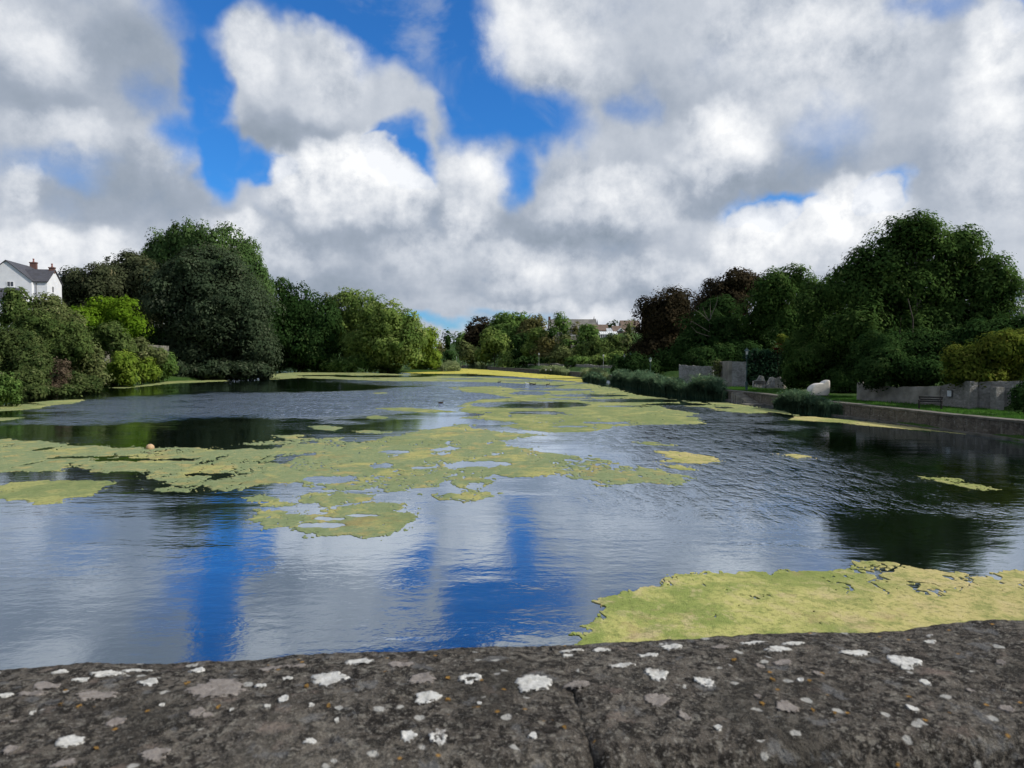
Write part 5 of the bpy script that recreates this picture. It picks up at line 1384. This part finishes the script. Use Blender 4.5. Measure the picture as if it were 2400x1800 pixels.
# garden wall / fence on the left slope
M_FENCE = mat_simple('pale_fence', (0.30, 0.28, 0.23), (0.24, 0.22, 0.19), 1.5, 0.9)
f0 = at(150, 790, 152); f1 = at(396, 820, 160)
fw = empty('garden_fence', (f0[0], f0[1], 0)); tag(fw, 'pale boarded garden fence showing through the left bank bushes', 'fence')
nb = 46
for i in range(nb):
    t0 = i / nb; c = f0 + (f1 - f0) * (t0 + .5 / nb)
    ztop = np.interp(t0, [0, .18, .35, .8, 1.0], [at(0, 768, 152)[2], at(0, 777, 153)[2], at(0, 790, 154)[2], at(0, 808, 158)[2], at(0, 811, 160)[2]])
    dxy = (f1 - f0)[:2] / nb; ang = math.atan2(dxy[1], dxy[0]); wd_ = np.linalg.norm(dxy)
    zb_ = hz(c[0], c[1]) - .3
    mb = MB(); mb.box(-wd_ / 2 + .012, wd_ / 2 - .012, -.02 + .015 * (i % 2), .02 + .015 * (i % 2), zb_, max(ztop, zb_ + .8))
    o = mb.build('board', M_FENCE, fw); o.location = (c[0] - f0[0], c[1] - f0[1], 0); o.rotation_euler = (0, 0, ang)

# ---- houses on the distant hill
def px2(px, py, D): return at(px, py, D)
D = 312.0
ch = empty('slate_house', (at(1288, 770, D)[0], D, hz(at(1340, 770, D)[0], D) - 2)); tag(ch, 'long stone house with a weathered slate roof on the distant hill', 'house', 'houses on the distant hill')
x1 = at(1396, 770, D)[0] - ch.location.x; ze_ = at(0, 769, D)[2] - ch.location.z; zr_ = at(0, 749, D + 4)[2] - ch.location.z
gable_block('wall', ch, 0, x1, 0, 9, -3, ze_, zr_, 'x', M_STONEW, M_GREYROOF, over=.35)
MB().box(-.3, .6, 3.8, 5.2, zr_ - .5, zr_ + 1.3).build('chimney', M_CLAY, ch)
MB().box(7.6, 8.3, 4.0, 5.0, zr_ - .3, zr_ + .7).build('chimney', M_STONEW, ch)
MB().lathe([(.32, zr_ - .2), (.22, zr_ + .4), (.12, zr_ + .9), (.05, zr_ + 1.5)], 6, (x1 - .2, 4.5)).build('finial', M_STONEW, ch)
MB().prism([(x1 + .36, -.5, ze_ - .4), (x1 + .36, 4.5, zr_ + .45), (x1 + .36, 4.5, zr_ + .02), (x1 + .36, -.5, ze_ - .8)], (.25, 0, 0)).build('gable_coping', M_STONEW, ch)
for i in range(3): window(ch, 1.6 + i * 2.4, -.02, ze_ - 2.0, 1.0, 1.3)
sp2 = empty('spire_pinnacle', (at(1399.5, 760, 330)[0], 330, hz(at(1399.5, 760, 330)[0], 330))); tag(sp2, 'slim dark pinnacle right of the long slate roof', 'spire')
zz_ = at(0, 750, 330)[2] - sp2.location.z
MB().box(-.5, .5, -.5, .5, -1, zz_ - 3).build('shaft', M_STONEW, sp2); MB().lathe([(.6, zz_ - 3), (.3, zz_ - 1.3), (.03, zz_ + .2)], 6).build('spirelet', M_SLATE, sp2)

D = 292.0
bh = empty('brown_house', (at(1402, 780, D)[0], D, hz(at(1402, 780, D)[0], D) - 2)); tag(bh, 'brown tile roofed house behind the conservatory', 'house', 'houses on the distant hill')
xa = at(1380, 770, D)[0] - bh.location.x; xb = at(1425, 770, D)[0] - bh.location.x
ze_ = at(0, 774.5, D)[2] - bh.location.z; zr_ = at(0, 761.5, D + 3)[2] - bh.location.z
gable_block('wall', bh, xa, xb, 0, 7, -3, ze_, zr_, 'x', M_BRICKW, M_BROWNROOF, over=.3)
window(bh, (xa + xb) / 2 + .6, -.03, ze_ - .75, 1.3, .55)
D = 288.0
rh = empty('brown_house', (at(1450, 780, D)[0], D, hz(at(1450, 780, D)[0], D) - 2)); tag(rh, 'brown roofed house with white triangular gable window', 'house', 'houses on the distant hill')
xa = at(1438, 770, D)[0] - rh.location.x; xb = at(1474, 770, D)[0] - rh.location.x
ze_ = at(0, 778, D)[2] - rh.location.z; zr_ = at(0, 764.5, D + 3.5)[2] - rh.location.z
gable_block('wall', rh, xa, xb, 0, 7.5, -3, ze_, zr_, 'x', M_WHITE, M_BROWNROOF, over=.3)
zc = at(0, 776, D)[2] - rh.location.z; za = at(0, 768.5, D)[2] - rh.location.z; gxc = at(1455, 770, D)[0] - rh.location.x
gw = 8.5 * D / FPX
gd = MB(); gd.prism([(gxc - gw, -.6, zc), (gxc + gw, -.6, zc), (gxc, -.6, za)], (0, 2.5, 0)); gd = gd.build('gable', M_FRAMEW, rh)
MB().prism([(gxc - gw * .55, -.66, zc + .15), (gxc + gw * .55, -.66, zc + .15), (gxc, -.66, za - .3)], (0, .03, 0)).build('pane', M_GLASS, gd)
MB().box(xa, xb, -.5, -.01, ze_ - .9, ze_ - .35).build('fascia', M_CLAY, rh)
D = 300.0
bk = empty('grey_house', (at(1472, 770, D)[0], D, hz(at(1472, 770, D)[0], D) - 2)); tag(bk, 'grey brown roofed house rising behind the triangular gable', 'house', 'houses on the distant hill')
xa = at(1457, 770, D)[0] - bk.location.x; xb = at(1500, 770, D)[0] - bk.location.x
ze_ = at(0, 766, D)[2] - bk.location.z; zr_ = at(0, 752, D + 4)[2] - bk.location.z
gable_block('wall', bk, xa, xb, 0, 8, -3, ze_, zr_, 'x', M_STONEW, M_BROWNROOF, over=.2)

# conservatory
D = 282.0
cz = hz(at(1425, 790, D)[0], D) - .5
co = empty('conservatory', (at(1425, 790, D)[0], D, cz)); tag(co, 'white framed glass conservatory with a gabled porch on the distant hill', 'conservatory')
X = lambda px: at(px, 790, D)[0] - co.location.x
ZZ = lambda py: at(0, py, D)[2] - cz
zb_, ze_, zr_ = -2.0, ZZ(783.5), ZZ(777)
MB().box(X(1403), X(1447), .02, 3.0, zb_, ZZ(792)).build('plinth', M_FRAMEW, co)
nb = 9
for i in range(nb + 1):
    x = X(1403) + (X(1447) - X(1403)) * i / nb
    MB().box(x - .12, x + .12, -.06, .1, ZZ(792) + .002, ze_).build('mullion', M_FRAMEW, co)
    MB().prism([(x - .1, -.1, ze_ + .06), (x + .1, -.1, ze_ + .06), (x + .1, 3.0, zr_ + .06), (x - .1, 3.0, zr_ + .06)], (0, 0, .12)).build('roof_bar', M_FRAMEW, co)
    if i < nb:
        x2_ = X(1403) + (X(1447) - X(1403)) * (i + 1) / nb
        MB().box(x + .121, x2_ - .121, 0, .03, ZZ(792) + .002, ze_ - .1).build('pane', M_GLASS, co)
        MB().prism([(x + .101, -.1, ze_ + .05), (x2_ - .101, -.1, ze_ + .05), (x2_ - .101, 3.0, zr_ + .05), (x + .101, 3.0, zr_ + .05)], (0, 0, .05)).build('roof_pane', M_LGLASS, co)
MB().box(X(1403) - .1, X(1447) + .1, -.16, .2, ze_ - .099, ze_ + .04).build('eaves_beam', M_FRAMEW, co)
pch = MB(); pch.prism([(X(1422.5), -1.4, ZZ(785)), (X(1438.5), -1.4, ZZ(785)), (X(1430.5), -1.4, ZZ(779.5))], (0, 1.6, 0)); po = pch.build('porch_gable', M_FRAMEW, co)
MB().prism([(X(1426), -1.45, ZZ(784)), (X(1435), -1.45, ZZ(784)), (X(1430.5), -1.45, ZZ(781.3))], (0, .03, 0)).build('pane', M_GLASS, po)
for px in (1423.3, 1427.5, 1433.5, 1437.7): MB().box(X(px) - .13, X(px) + .13, -1.4, -1.2, zb_, ZZ(785)).build('porch_post', M_FRAMEW, co)
MB().prism([(X(1425), 3.05, ZZ(777)), (X(1439), 3.05, ZZ(777)), (X(1437), 6, ZZ(769)), (X(1426), 6, ZZ(769))], (0, .1, .12)).build('link_roof', M_LGLASS, co)
for i in range(6):
    f = i / 5; a = np.array([X(1425) + (X(1439) - X(1425)) * f, 3.0, ZZ(777) + .15]); b = np.array([X(1426) + (X(1437) - X(1426)) * f, 6.0, ZZ(769) + .15])
    MB().tube([tuple(a), tuple(b)], .09, 4).build('roof_bar', M_FRAMEW, co)
gwl = empty('terrace_wall', (at(1348, 790, 284)[0], 284, hz(at(1348, 790, 284)[0], 284))); tag(gwl, 'pale low terrace wall beside the round green tree', 'wall')
zz_ = at(0, 785, 284)[2] - gwl.location.z
MB().box(-1.6, 1.7, 0, .4, -2, zz_ - .2).build('wall', M_FENCE, gwl); MB().box(-1.7, 1.8, -.08, .48, zz_ - .198, zz_).build('coping', M_FRAMEW, gwl)

# house at the right edge
D = 92.0
eh = empty('grey_house', (at(2378, 760, D)[0], D, hz(at(2378, 760, D)[0], D) - 1)); tag(eh, 'pale grey house with a balcony cut off by the right edge', 'house')
ze_ = at(0, 672, D)[2] - eh.location.z; zr_ = at(0, 650, D)[2] - eh.location.z
gable_block('wall', eh, 0.2, 9, 0, 8, -2, ze_, zr_, 'x', M_WHITE, M_SLATE)
chimney(eh, 1.6, 4, zr_ - .6, zr_ + .5, .8, .6)
zb_ = at(0, 755, D)[2] - eh.location.z
MB().box(-.05, 9, -1.2, -.01, zb_ - .7, zb_).build('balcony', M_WHITE, eh)
MB().tube([(-.05, -1.15, zb_ + .95), (9, -1.15, zb_ + .95)], .04, 6).build('rail', M_DKMETAL, eh)
window(eh, 1.1, -.02, zb_ + .3, 1.1, 1.7); window(eh, 1.1, -.02, zb_ + 3.2, 1.1, 1.3)

# ================================================================== birds, buoy, stake
M_DUCK = mat_simple('duck_brown', (0.035, 0.028, 0.022), (0.02, 0.017, 0.014), 9, .8)
M_SWAN = mat_simple('bird_white', (0.78, 0.78, 0.76), (0.7, 0.7, 0.68), 9, .8)
def bird(label, px, py, s, mt, rz, tall=1.0, z=None):
    p = gnd(px, py) if z is None else gnd(px, py, z)
    zz_ = 0 if z is None else z
    prof = [(-.30, .14, .015), (-.24, .10, .05), (-.12, .08, .10), (.04, .075, .12), (.16, .09, .09), (.22, .12, .055), (.235, .19 * tall, .038), (.235, .25 * tall, .034), (.25, .295 * tall, .042), (.285, .30 * tall, .030), (.345, .285 * tall, .006)]
    V = []; F = []; n = 8
    for i, (x, zc, r) in enumerate(prof):
        a = prof[max(i - 1, 0)]; b = prof[min(i + 1, len(prof) - 1)]
        tx, tz = b[0] - a[0], b[1] - a[1]; l = math.hypot(tx, tz); tx /= l; tz /= l
        for k in range(n):
            an = 2 * math.pi * k / n
            V.append(np.array([x - tz * math.sin(an) * r, math.cos(an) * r * (1.15 if i < 6 else 1), zc + tx * math.sin(an) * r]) * s)
    for i in range(len(prof) - 1):
        for k in range(n): F.append((i * n + k, i * n + (k + 1) % n, (i + 1) * n + (k + 1) % n, (i + 1) * n + k))
    F.append(tuple(range(n))); F.append(tuple((len(prof) - 1) * n + k for k in range(n - 1, -1, -1)))
    o = mesh_np('duck' if mt is M_DUCK else 'white_bird', V, F, mt, None, True)
    o.location = (p[0], p[1], zz_ - .03 * s); o.rotation_euler = (0, 0, rz)
    tag(o, label, 'bird', 'water birds on the pond')
bird('dark duck alone on the blue far water', 1170, 896.5, 1.25, M_DUCK, 0)
bird('white bird swimming just left of two dark ducks', 1236, 900.5, 1.3, M_SWAN, 2.6)
bird('left one of two dark ducks beside the white bird', 1245, 900.5, 1.2, M_DUCK, 3.0)
bird('right one of two dark ducks beside the white bird', 1252, 901.5, 1.2, M_DUCK, .3)
bird('dark duck by itself right of the duck group', 1284, 902, 1.2, M_DUCK, 0)
bird('small dark waterbird on rippled water left of the mid algae', 1033, 945, 1.0, M_DUCK, .4)
bird('white bird standing on the distant quay among pale reeds', 1279, 868, 1.1, M_SWAN, 1.2, 1.5, 1.12)
bird('second white bird near pale reeds, right of the first', 1291, 868.5, 1.1, M_SWAN, 1.5, 1.6, 1.12)
M_BUOY = mat_simple('buoy_orange', (0.50, 0.33, 0.18), (0.42, 0.28, 0.16), 6, .5)
bp = gnd(352, 1052.5)
bu = empty('buoy', (bp[0], bp[1], 0)); tag(bu, 'small round faded orange buoy at the rim of the algae mat', 'buoy')
MB().lathe([(.03, -.10), (.13, -.07), (.19, .02), (.20, .08), (.18, .16), (.11, .23), (.05, .255)], 14).build('float', M_BUOY, bu, smooth=True)
MB().lathe([(.045, .256), (.04, .29), (.015, .30)], 8).build('eye', M_DKMETAL, bu)
p = gnd(36, 948); sk = MB().tube([(0, 0, -.4), tuple(at(31, 930, p[1]) - p)], [.035, .03], 6)
sk.tube([tuple((at(31, 930, p[1]) - p) * .75), tuple((at(31, 930, p[1]) - p) * .75 + np.array([.08, 0, .14]))], [.02, .012], 5)
sk = sk.build('stake', mat_simple('stake_pale', (.55, .52, .45)), None, loc=tuple(p)); tag(sk, 'pale leaning stake in the water below the fresh green bush', 'stake')

# ================================================================== bridge parapet (foreground)
HP = 0.50; ZT = CAM_Z - HP
YAW = math.atan(0.112)
def par_local(p): 
    c, s = math.cos(-YAW), math.sin(-YAW)
    x, y = p[0], p[1] - 2.57 * HP
    return np.array([c * x - s * y, s * x + c * y])
PAR_O = np.array([0.0, 2.57 * HP + 0.0, ZT])     # local origin: on the far edge, straight ahead
def stone_disp(u, v):
    """uneven weathered top: metres"""
    return 0.010 * fbm(u * 5 + 3, v * 5, 3) + 0.0075 * fbm(u * 22, v * 22 + 4, 4, .6) + 0.0035 * fbm(u * 90 + 1, v * 90, 3, .6)
m_, t, out = mat('parapet_stone')
pos = t.new('ShaderNodeTexCoord').outputs['Object']
n1 = t.noise(pos, 9, 6, .65); n2 = t.noise(pos, 55, 5, .7); n3 = t.noise(pos, 190, 3, .7)
c = t.mix(t.ss(n1, .35, .68), (0.062, 0.053, 0.044), (0.132, 0.116, 0.096))
c = t.mix(t.ss(n2, .43, .57, 0, .95), c, (0.014, 0.012, 0.010))
n4 = t.noise(t.v('ADD', pos, (1, 7, 3)), 75, 4, .7)
c = t.mix(t.ss(n4, .54, .66, 0, .75), c, (0.21, 0.195, 0.165))
c = t.mix(t.ss(n3, .55, .68, 0, .6), c, (0.27, 0.25, 0.22))
pk = t.noise(t.v('ADD', pos, (4, 2, 1)), 13, 4, .6)
c = t.mix(t.ss(pk, .60, .72, 0, .6), c, (0.20, 0.155, 0.13))
bs = t.noise(t.v('ADD', pos, (2, 9, 4)), 3.2, 5, .65)
c = t.mix(t.ss(bs, .50, .66, 0, .6), c, (0.035, 0.032, 0.026))
c = t.mix(t.ss(bs, .44, .32, 0, .35), c, (0.16, 0.145, 0.12))
gp = t.noise(t.v('ADD', pos, (9, 5, 1)), 17, 5, .65)
c = t.mix(t.ss(gp, .58, .66, 0, .55), c, (0.15, 0.15, 0.15))
v1 = t.voro(t.v('ADD', pos, t.v('SCALE', t.noise(pos, 60, 3, .6, color=True), scale=.012)), 34, 'F1', 'Distance'); vc = t.xyz(t.voro(pos, 34, 'F1', 'Color'))[0]
spot = t.m('MULTIPLY', t.ss(v1, .30, .20), t.ss(vc, .80, .84))
c = t.mix(t.m('MULTIPLY', spot, .85), c, (0.40, 0.39, 0.36))
v2 = t.voro(t.v('ADD', pos, (3, 8, 2)), 62, 'F1', 'Distance'); vc2 = t.xyz(t.voro(t.v('ADD', pos, (3, 8, 2)), 62, 'F1', 'Color'))[1]
spot2 = t.m('MULTIPLY', t.ss(v2, .30, .1, 0, .7), t.ss(vc2, .96, .97))
c = t.mix(spot2, c, (0.36, 0.19, 0.035))
h = t.m('ADD', t.m('MULTIPLY', n2, 1.2), t.m('MULTIPLY', n3, .5))
pbr(t, out, c, .95, t.bump(h, 1.0, .009), .15)
M_PAR = m_
def mat_lichen(name, c1, c2, c3):
    m, t, out = mat(name)
    pos = t.new('ShaderNodeTexCoord').outputs['Object']
    n = t.noise(pos, 90, 5, .7); n2 = t.noise(pos, 26, 4, .65)
    c = t.mix(t.ss(n, .38, .66), c1, c2); c = t.mix(t.ss(n2, .54, .68, 0, .8), c, c3)
    p = pbr(t, out, c, .95, t.bump(n, .9, .004), .1)
    rim = t.new('ShaderNodeAttribute'); rim.attribute_name = 'rim'
    e = t.m('ADD', rim.outputs['Fac'], t.m('MULTIPLY', t.m('SUBTRACT', t.noise(pos, 130, 4, .7), .5), 1.1))
    e = t.m('MULTIPLY_ADD', t.ss(n2, .58, .70), .35, e)
    t.put(p.inputs['Alpha'], t.ss(e, 1.02, .84))
    return m
LW = mat_lichen('lichen_white', (.56, .55, .52), (.38, .37, .34), (.20, .18, .16))
LP = mat_lichen('lichen_pink_grey', (.24, .215, .195), (.165, .145, .13), (.08, .072, .065))
LO = mat_lichen('lichen_orange', (.30, .17, .045), (.20, .12, .04), (.10, .075, .045))

par = empty('bridge_parapet', tuple(PAR_O), YAW); tag(par, 'lichen spotted stone bridge parapet across the foreground', 'parapet')
WID = 0.385
def swell(u): return 0.006 * sstep(u, J2 - .05, J2 + .03)
J1 = 0.133 * HP; J2 = J1 + 0.70
def coping(u0, u1, dz, seed, du=0.0045):
    """u along the parapet, v from far edge (0) to near edge (-WID); section: far face, rounded top, near face"""
    us = np.arange(u0, u1 + du * .5, du)
    sec = [(0.0, -0.16), (0.0, -0.10), (0.0, -0.05)]
    for k in range(7): a = math.pi / 2 * k / 6; sec.append((-0.018 * (1 - math.cos(a)), -0.018 + 0.018 * math.sin(a)))
    nv = 92
    sec += [(-0.018 - (WID - 0.036 - 0.018) * k / nv, 0.007 * math.sin(math.pi * k / nv)) for k in range(1, nv)]
    for k in range(7): a = math.pi / 2 * k / 6; sec.append((-WID + 0.036 - 0.036 * math.sin(a), -0.036 + 0.036 * math.cos(a)))
    sec += [(-WID, -z_) for z_ in np.linspace(0.045, 0.17, 18)]
    sec = np.array(sec)
    U, K = np.meshgrid(us, np.arange(len(sec)), indexing='ij')
    Vv = sec[K, 0]; Zz = sec[K, 1]
    nrm = np.gradient(sec, axis=0); nrm = np.stack([-nrm[:, 1], nrm[:, 0]], 1); nrm /= np.linalg.norm(nrm, axis=1, keepdims=True) + 1e-9
    nrm = -nrm
    dsp = stone_disp(U + seed, Vv + Zz * 1.0) 
    edge = np.minimum(U - us[0], us[-1] - U)
    near_k = np.clip(-Vv / WID, 0, 1) ** 2
    rnd = -(0.0005 + 0.006 * near_k) * np.exp(-(edge / 0.008)) - 0.02 * near_k * np.exp(-(edge / 0.012)) * (fbm(U * 60, Vv * 30, 2) + .2).clip(0)
    dsp = dsp + rnd
    dz = dz + swell(U)
    wav = 0.007 * fbm(U * 6 + seed, U * 0, 3)
    Y = Vv + nrm[K, 0] * dsp + wav; Zo = Zz + nrm[K, 1] * dsp + dz
    ends = (0.006 * fbm(Vv * 14 + seed, Zz * 14, 3))
    Ux = U + np.where(U < us[0] + .001, ends, 0) + np.where(U > us[-1] - .001, ends, 0)
    V3 = np.stack([Ux.ravel(), Y.ravel(), Zo.ravel()], 1)
    n, m = U.shape
    ii = (np.arange(n - 1)[:, None] * m + np.arange(m - 1)[None, :]).ravel()
    F = np.stack([ii, ii + m, ii + m + 1, ii + 1], 1)
    o = mesh_np('coping_stone', V3, F, M_PAR, par, True)
    for e in (0, n - 1):
        lp = V3[e * m:(e + 1) * m]
        capv = np.concatenate([lp, lp * np.array([1, 1, 0]) + np.array([0, 0, -0.165])])
        q = np.arange(m - 1); cf = np.stack([q, q + 1, q + 1 + m, q + m], 1)
        mesh_np('joint_face', capv, cf, M_PAR, o, True)
    return o
stones = [(-2.2, J1 - .0005, 0.0, 1.7), (J1 + .0005, 2.6, 0.0, 5.1)]
st_obj = [coping(*s) for s in stones]
for q_ in range(3):
    coping(-2.203 - (q_ + 1) * 1.1, -2.203 - q_ * 1.1 - .003, 0.0, 2.2 + q_, 0.02); coping(2.603 + q_ * 1.1, 2.6 + (q_ + 1) * 1.1, 0.0, 6.1 + q_, 0.02)
M_MORTAR = mat_simple('mortar', (.085, .078, .062), (.04, .038, .03), 30, .95, .8, 60, .004)
MB().box(J1 - .008, J1 + .008, -WID + .09, -.07, -.12, .002).build('mortar_joint', M_MORTAR, par)
# parapet wall under the coping
MB().box(-9, 9, -WID + .05, -.04, -1.6, -.155).build('wall', M_QUAY, par)
MB().box(-14, 14, -.30, -.045, -6, -1.601).build('bridge_face', M_QUAY, par)
rd_ = mesh_np('road', [(-40, -9, ZT - 1.05), (40, -9, ZT - 1.05), (40, .9, ZT - 1.05), (-40, .9, ZT - 1.05)], [(0, 1, 2, 3)], mat_simple('asphalt', (.05, .05, .052), (.04, .04, .04), 8, .9, .4, 60, .01)); tag(rd_, kind='structure')

def surf(u, v, i):
    s = stones[i]
    k = np.clip((-v - 0.018) / (WID - 0.054), 0, 1)
    return 0.007 * np.sin(math.pi * k) + stone_disp(u + s[3], v) + s[2] + swell(u)
def lichen(px, py, rx, ry, mt, ring=False, seed=0):
    c = gnd(px, py, ZT + .006); l = par_local(c)
    D_ = c[1]
    wu = rx * D_ / FPX; wv = ry * D_ * D_ / (FPX * HP)
    u, v = l
    if v > -0.012: v = -0.012 - wv * .5
    if v < -WID + .03: return
    wv = min(wv, (-v) * .9 + .002, (WID + v) * .9)
    wu = max(wu, .003); wv = max(wv, .003)
    i = 0 if u < J1 else 1
    g = np.random.default_rng(seed)
    n = 44
    th = np.arange(n) * 2 * math.pi / n
    rr = 1 + .16 * np.sin(th * 2 + g.random() * 6) * g.random() + .09 * np.sin(th * 3 + g.random() * 6) + .06 * np.sin(th * 5 + g.random() * 6) + .07 * np.sin(th * 11 + g.random() * 6) + g.normal(0, .07, n)
    rings = [(.0, .0011), (.35, .0014), (.7, .0018), (.92, .0022), (1.0, -.0012)] if not ring else [(.0, .0002), (.45, .0003), (.66, .0022), (.9, .0024), (1.0, -.0012)]
    V = [(u, v, surf(np.array([u]), np.array([v]), i)[0] + rings[0][1])]
    for f, hgt in rings[1:]:
        uu = u + np.cos(th) * rr * wu * f; vv = v + np.sin(th) * rr * wv * f
        V += list(np.stack([uu, vv, surf(uu, vv, i) + hgt + g.normal(0, .0002, n)], 1))
    F = [(0, 1 + k, 1 + (k + 1) % n) for k in range(n)]
    for r in range(len(rings) - 2):
        b = 1 + r * n
        F += [(b + k, b + n + k, b + n + (k + 1) % n, b + (k + 1) % n) for k in range(n)]
    o = mesh_np('lichen_patch', V, F, mt, st_obj[i], True)
    ra_ = o.data.attributes.new('rim', 'FLOAT', 'POINT')
    ra_.data.foreach_set('value', np.concatenate([[0.0]] + [np.full(n, f_) for f_, _h in rings[1:]]).astype(np.float32))
LI = [(20, 330, 30, 12, 0), (200, 290, 60, 18, 1), (140, 325, 60, 15, 1), (350, 258, 35, 8, 0), (460, 235, 75, 10, 0), (260, 228, 40, 5, 0), (590, 215, 60, 6, 0), (640, 268, 50, 15, 0), (410, 330, 80, 25, 1), (940, 300, 130, 48, 1), (850, 408, 34, 22, 1), (898, 415, 22, 12, 1), (300, 530, 55, 28, 0),
      (850, 212, 35, 10, 0), (1170, 212, 60, 12, 1), (1270, 205, 60, 10, 1), (1420, 265, 80, 32, 0), (1550, 190, 65, 14, 0), (1730, 205, 55, 16, 1), (1240, 257, 22, 7, 0), (1125, 288, 25, 8, 0), (1225, 355, 25, 16, 0), (1155, 385, 14, 9, 0), (1345, 380, 15, 8, 0), (1825, 270, 55, 27, 1), (1845, 345, 58, 24, 0),
      (2030, 268, 52, 20, 3), (1765, 500, 38, 22, 0), (1895, 505, 45, 32, 3), (1340, 527, 28, 12, 0), (1455, 632, 40, 18, 0), (905, 638, 28, 10, 0), (280, 615, 50, 20, 1), (45, 560, 30, 20, 1), (500, 440, 40, 18, 1), (670, 570, 60, 30, 1), (700, 365, 12, 8, 0), (1000, 395, 10, 7, 0), (1455, 440, 8, 10, 0), (2070, 370, 10, 8, 0), (140, 402, 14, 8, 0), (60, 440, 18, 6, 1)]
LI2 = [(90, 285, 85, 35, 0), (285, 300, 60, 22, 1), (590, 158, 45, 9, 0), (470, 207, 60, 9, 0), (625, 250, 52, 30, 0), (830, 285, 45, 22, 3), (625, 358, 58, 25, 1), (745, 425, 25, 20, 1), (890, 468, 18, 10, 0), (840, 535, 45, 28, 1), (90, 495, 20, 12, 0), (1150, 135, 58, 14, 0), (1170, 190, 40, 14, 1), (1480, 152, 68, 14, 0),
       (1690, 185, 72, 28, 0), (1703, 218, 26, 10, 0), (1785, 280, 20, 14, 0), (1185, 380, 50, 25, 1), (1245, 270, 15, 6, 0), (1805, 95, 30, 6, 0), (1800, 72, 15, 4, 0), (1215, 105, 50, 6, 0), (1040, 102, 70, 5, 0), (900, 127, 45, 8, 1), (690, 120, 55, 10, 0), (385, 130, 45, 7, 0), (255, 132, 50, 6, 0), (240, 155, 25, 5, 0),
       (1730, 380, 25, 14, 0), (1860, 470, 30, 16, 1), (1600, 495, 40, 25, 1), (1985, 310, 25, 8, 1), (2110, 205, 20, 10, 1), (270, 585, 50, 40, 1), (1070, 205, 20, 8, 1), (2140, 375, 30, 16, 1), (1060, 345, 14, 8, 1), (1480, 480, 16, 10, 1), (1320, 240, 20, 10, 1)]
OR = [(265, 370), (340, 380), (810, 278), (1325, 300), (1935, 265), (1935, 355), (945, 380), (1420, 383), (880, 636), (2100, 628), (415, 555)]
OR2 = [(1285, 275), (1080, 375), (1300, 393), (1395, 400), (225, 463), (1125, 270), (1340, 240), (2070, 475), (1945, 545), (2003, 565), (1275, 603), (1810, 495), (960, 190)]
kk = .5425
for q, (lst, ox) in enumerate(((LI, 0), (LI2, 1200))):
    for j, (a, b, rx, ry, ty) in enumerate(lst):
        lichen(ox + a * kk, 1450 + b * kk, rx * kk, ry * kk, (LW, LP, LO, LW)[ty], ty == 3, 100 * q + j)
for q, (lst, ox) in enumerate(((OR, 0), (OR2, 1200))):
    for j, (a, b) in enumerate(lst): lichen(ox + a * kk, 1450 + b * kk, (5 + 9 * random.Random(j * 3 + q).random()) * kk, (4 + 5 * random.Random(j * 5 + q).random()) * kk, LO, False, 700 + 50 * q + j)
# big white rosette on the near face of the right hand stone
fc = gnd(1200 + 2050 * kk, 1450 + 500 * kk, ZT - .02); l = par_local(fc)
g = np.random.default_rng(77); n = 30; th = np.arange(n) * 2 * math.pi / n; rr = 1 + .06 * np.sin(3 * th) + g.normal(0, .03, n)
vf = -WID + .012 * 0
cy_ = -0.050; wu, wz = 0.021, 0.036
V = [(l[0] + .06, vf - .004, cy_)]
for f, o_ in ((.5, .005), (.9, .005), (1.0, -.004)):
    V += [(l[0] + .06 + math.cos(a) * r_ * wu * f, vf - o_, cy_ + math.sin(a) * r_ * wz * f) for a, r_ in zip(th, rr)]
F = [(0, 1 + (k + 1) % n, 1 + k) for k in range(n)]
for r in range(2):
    b = 1 + r * n; F += [(b + k, b + (k + 1) % n, b + n + (k + 1) % n, b + n + k) for k in range(n)]
mesh_np('lichen_patch', V, F, LW, st_obj[1], True)
